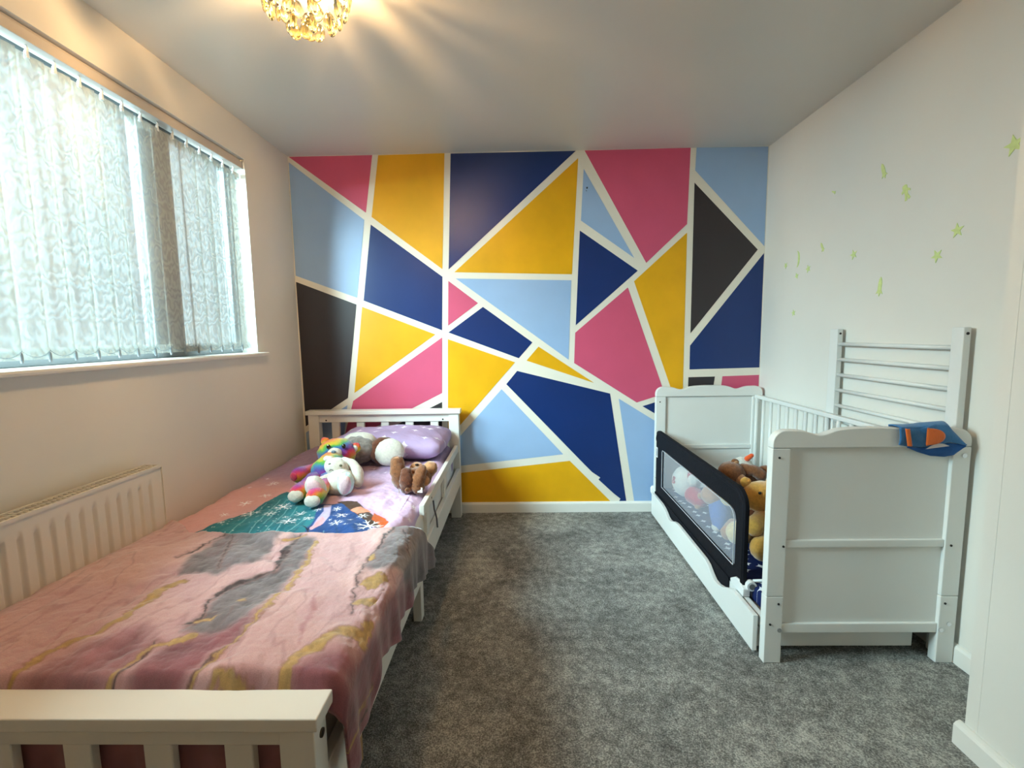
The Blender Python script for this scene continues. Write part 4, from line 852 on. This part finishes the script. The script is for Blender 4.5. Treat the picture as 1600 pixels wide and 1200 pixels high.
# ------------------------------------------------------------------ glow stickers on the right wall
M_STK = mat('pale_green_sticker', (212, 228, 154), .5, nscale=60, namp=.08)
def star(n, R_, r_, rot): return [((R_ if i % 2 == 0 else r_) * math.sin(rot + i * PI / n), (R_ if i % 2 == 0 else r_) * math.cos(rot + i * PI / n)) for i in range(2 * n)]
def moon(R_, rot):
    o = [(-R_ * math.sin(a) * .62, R_ * math.cos(a)) for a in [k / 12 * PI for k in range(13)]]; i = [(-R_ * math.sin(a) * .30, R_ * math.cos(a)) for a in [k / 12 * PI for k in range(11, 0, -1)]]; return o + i
def rocket(L, rot):
    p = [(0, L), (.16 * L, .75 * L), (.24 * L, .3 * L), (.24 * L, -.35 * L), (.46 * L, -.75 * L), (.22 * L, -.62 * L), (.12 * L, -.7 * L), (0, -L), (-.12 * L, -.7 * L), (-.22 * L, -.62 * L), (-.46 * L, -.75 * L), (-.24 * L, -.35 * L), (-.24 * L, .3 * L), (-.16 * L, .75 * L)]
    c, s_ = math.cos(rot), math.sin(rot); return [(x * c + y * s_, -x * s_ + y * c) for x, y in p]
def spaceman(L, rot):
    p = [(-.2, 1), (.2, 1), (.35, .8), (.3, .5), (.6, .35), (.55, .1), (.25, .2), (.2, -.2), (.4, -.9), (.1, -.95), (0, -.4), (-.15, -.95), (-.42, -.85), (-.2, -.2), (-.25, .15), (-.6, -.1), (-.65, .15), (-.3, .5), (-.35, .8)]
    c, s_ = math.cos(rot), math.sin(rot); return [(x * L * c + y * L * s_, -x * L * s_ + y * L * c) for x, y in p]
STK = [((-1.520, 1.779), star(5, .034, .014, .2), 'star_sticker', 'large green star sticker cut off by the wall corner at the far right', 'sticker'),
 ((-.973, 1.880), rocket(.036, .35), 'rocket_sticker', 'tilted green rocket sticker, highest on the right wall', 'sticker'),
 ((-1.103, 1.753), spaceman(.034, .35), 'spaceman_sticker', 'green spaceman shaped sticker just below the tilted rocket', 'sticker'),
 ((-.650, 1.886), rocket(.017, 1.1), 'comet_sticker', 'tiny faint sticker alone to the left of the tilted rocket', 'sticker'),
 ((-1.346, 1.553), star(5, .027, .011, .1), 'star_sticker', 'green star sticker, upper one of the pair above the leaning cot side', 'sticker'),
 ((-1.270, 1.476), star(5, .026, .0105, .5), 'star_sticker', 'green star sticker, lower one of the pair above the leaning cot side', 'sticker'),
 ((-.582, 1.631), rocket(.028, .5), 'rocket_sticker', 'small slanted sticker above and right of the crescent moon', 'sticker'),
 ((-.819, 1.554), star(5, .024, .0095, .3), 'star_sticker', 'green star sticker midway between the moon and the paired stars', 'sticker'),
 ((-.358, 1.604), moon(.046, 0), 'moon_sticker', 'green crescent moon sticker', 'sticker'),
 ((-.250, 1.584), star(5, .019, .008, .6), 'star_sticker', 'small faint star sticker left of the crescent moon', 'sticker'),
 ((-.470, 1.536), star(5, .022, .009, .3), 'star_sticker', 'small star sticker right of and below the crescent moon', 'sticker'),
 ((-.366, 1.511), star(4, .018, .008, .4), 'star_sticker', 'pale small sticker directly below the crescent moon', 'sticker'),
 ((-.996, 1.389), rocket(.042, -.08), 'rocket_sticker', 'upright bright green rocket sticker above the leaning cot side', 'sticker'),
 ((-.352, 1.304), star(5, .020, .008, .2), 'star_sticker', 'small star sticker lowest on the wall above the cot', 'sticker')]
for (cy, cz), pts, nm, lab, cat in STK:
    o = obj(nm, prism([(cy + a, cz + b) for a, b in pts], 0, W - .0025, W - .0002), M_STK)
    tag(o, lab, cat, 'glow stickers on the right wall')

# ------------------------------------------------------------------ crystal ceiling light
LX, LY = .83, -1.60
cl = thing('crystal_ceiling_light', 'round ceiling light hung with clusters of golden lit crystal drops', 'ceiling light', (LX, LY, H))
obj('ceiling_plate', tube([(LX, LY, H), (LX, LY, H - .012), (LX, LY, H - .02)], [.125, .125, .115], 40), M_CHROME, cl)
def crystal():
    m = bpy.data.materials.new('crystal'); m.use_nodes = True; b = m.node_tree.nodes['Principled BSDF']
    b.inputs['Base Color'].default_value = (1, .86, .52, 1); b.inputs['Roughness'].default_value = .02; b.inputs['IOR'].default_value = 1.45; b.inputs['Transmission Weight'].default_value = 1; return m
M_CRY = crystal()
def emis(name, col, s_):
    m = bpy.data.materials.new(name); m.use_nodes = True; b = m.node_tree.nodes['Principled BSDF']; b.inputs['Base Color'].default_value = (1, .8, .5, 1)
    b.inputs['Emission Color'].default_value = col; b.inputs['Emission Strength'].default_value = s_; return m
M_BULB = emis('lit_bulb', (1, .60, .20, 1), 30)
for k in range(4):
    a = k * PI / 2 + .5; x, y = LX + .062 * math.cos(a), LY + .062 * math.sin(a)
    hb = obj('bulb_holder', cyl((x, y, H - .02), (x, y, H - .06), .012, 14), M_CHROME, cl)
    obj('bulb', ell((x, y, H - .082), (.013, .013, .024)), M_BULB, hb, smooth=True)
    l = bpy.data.lights.new('bulb_light', 'POINT'); l.energy = 9; l.color = (1, .62, .28); l.shadow_soft_size = .012
    lo = bpy.data.objects.new('bulb_light', l); C.objects.link(lo); lo.parent = cl; lo.location = (x - LX, y - LY, -.115)
random.seed(11)
n = 0
for R_, zz, cnt in ((.142, H - .085, 13), (.128, H - .130, 12), (.104, H - .170, 10), (.070, H - .195, 6), (.030, H - .212, 3)):
    for k in range(cnt):
        a = k / cnt * 2 * PI + zz * 40 + random.uniform(-.08, .08); x, y = LX + R_ * math.cos(a), LY + R_ * math.sin(a); z = zz + random.uniform(-.008, .008)
        bm = bmesh.new(); bmesh.ops.create_uvsphere(bm, u_segments=16, v_segments=12, radius=1)
        ca, sa = math.cos(a), math.sin(a)
        for v in bm.verts:
            d = v.co.copy(); taper = 1 - .28 * max(0, d.z); lx, ly, lz = d.x * .009, d.y * .0205 * taper, d.z * .027
            v.co = Vector((x + lx * ca - ly * sa, y + lx * sa + ly * ca, z + lz))
        dr_ = obj('crystal_drop', bm, M_CRY, cl, smooth=True)
        if k % 2 == 0: obj('crystal_link', cyl((x, y, z + .026), (x, y, z + .042), .0012, 6), M_CHROME, dr_)
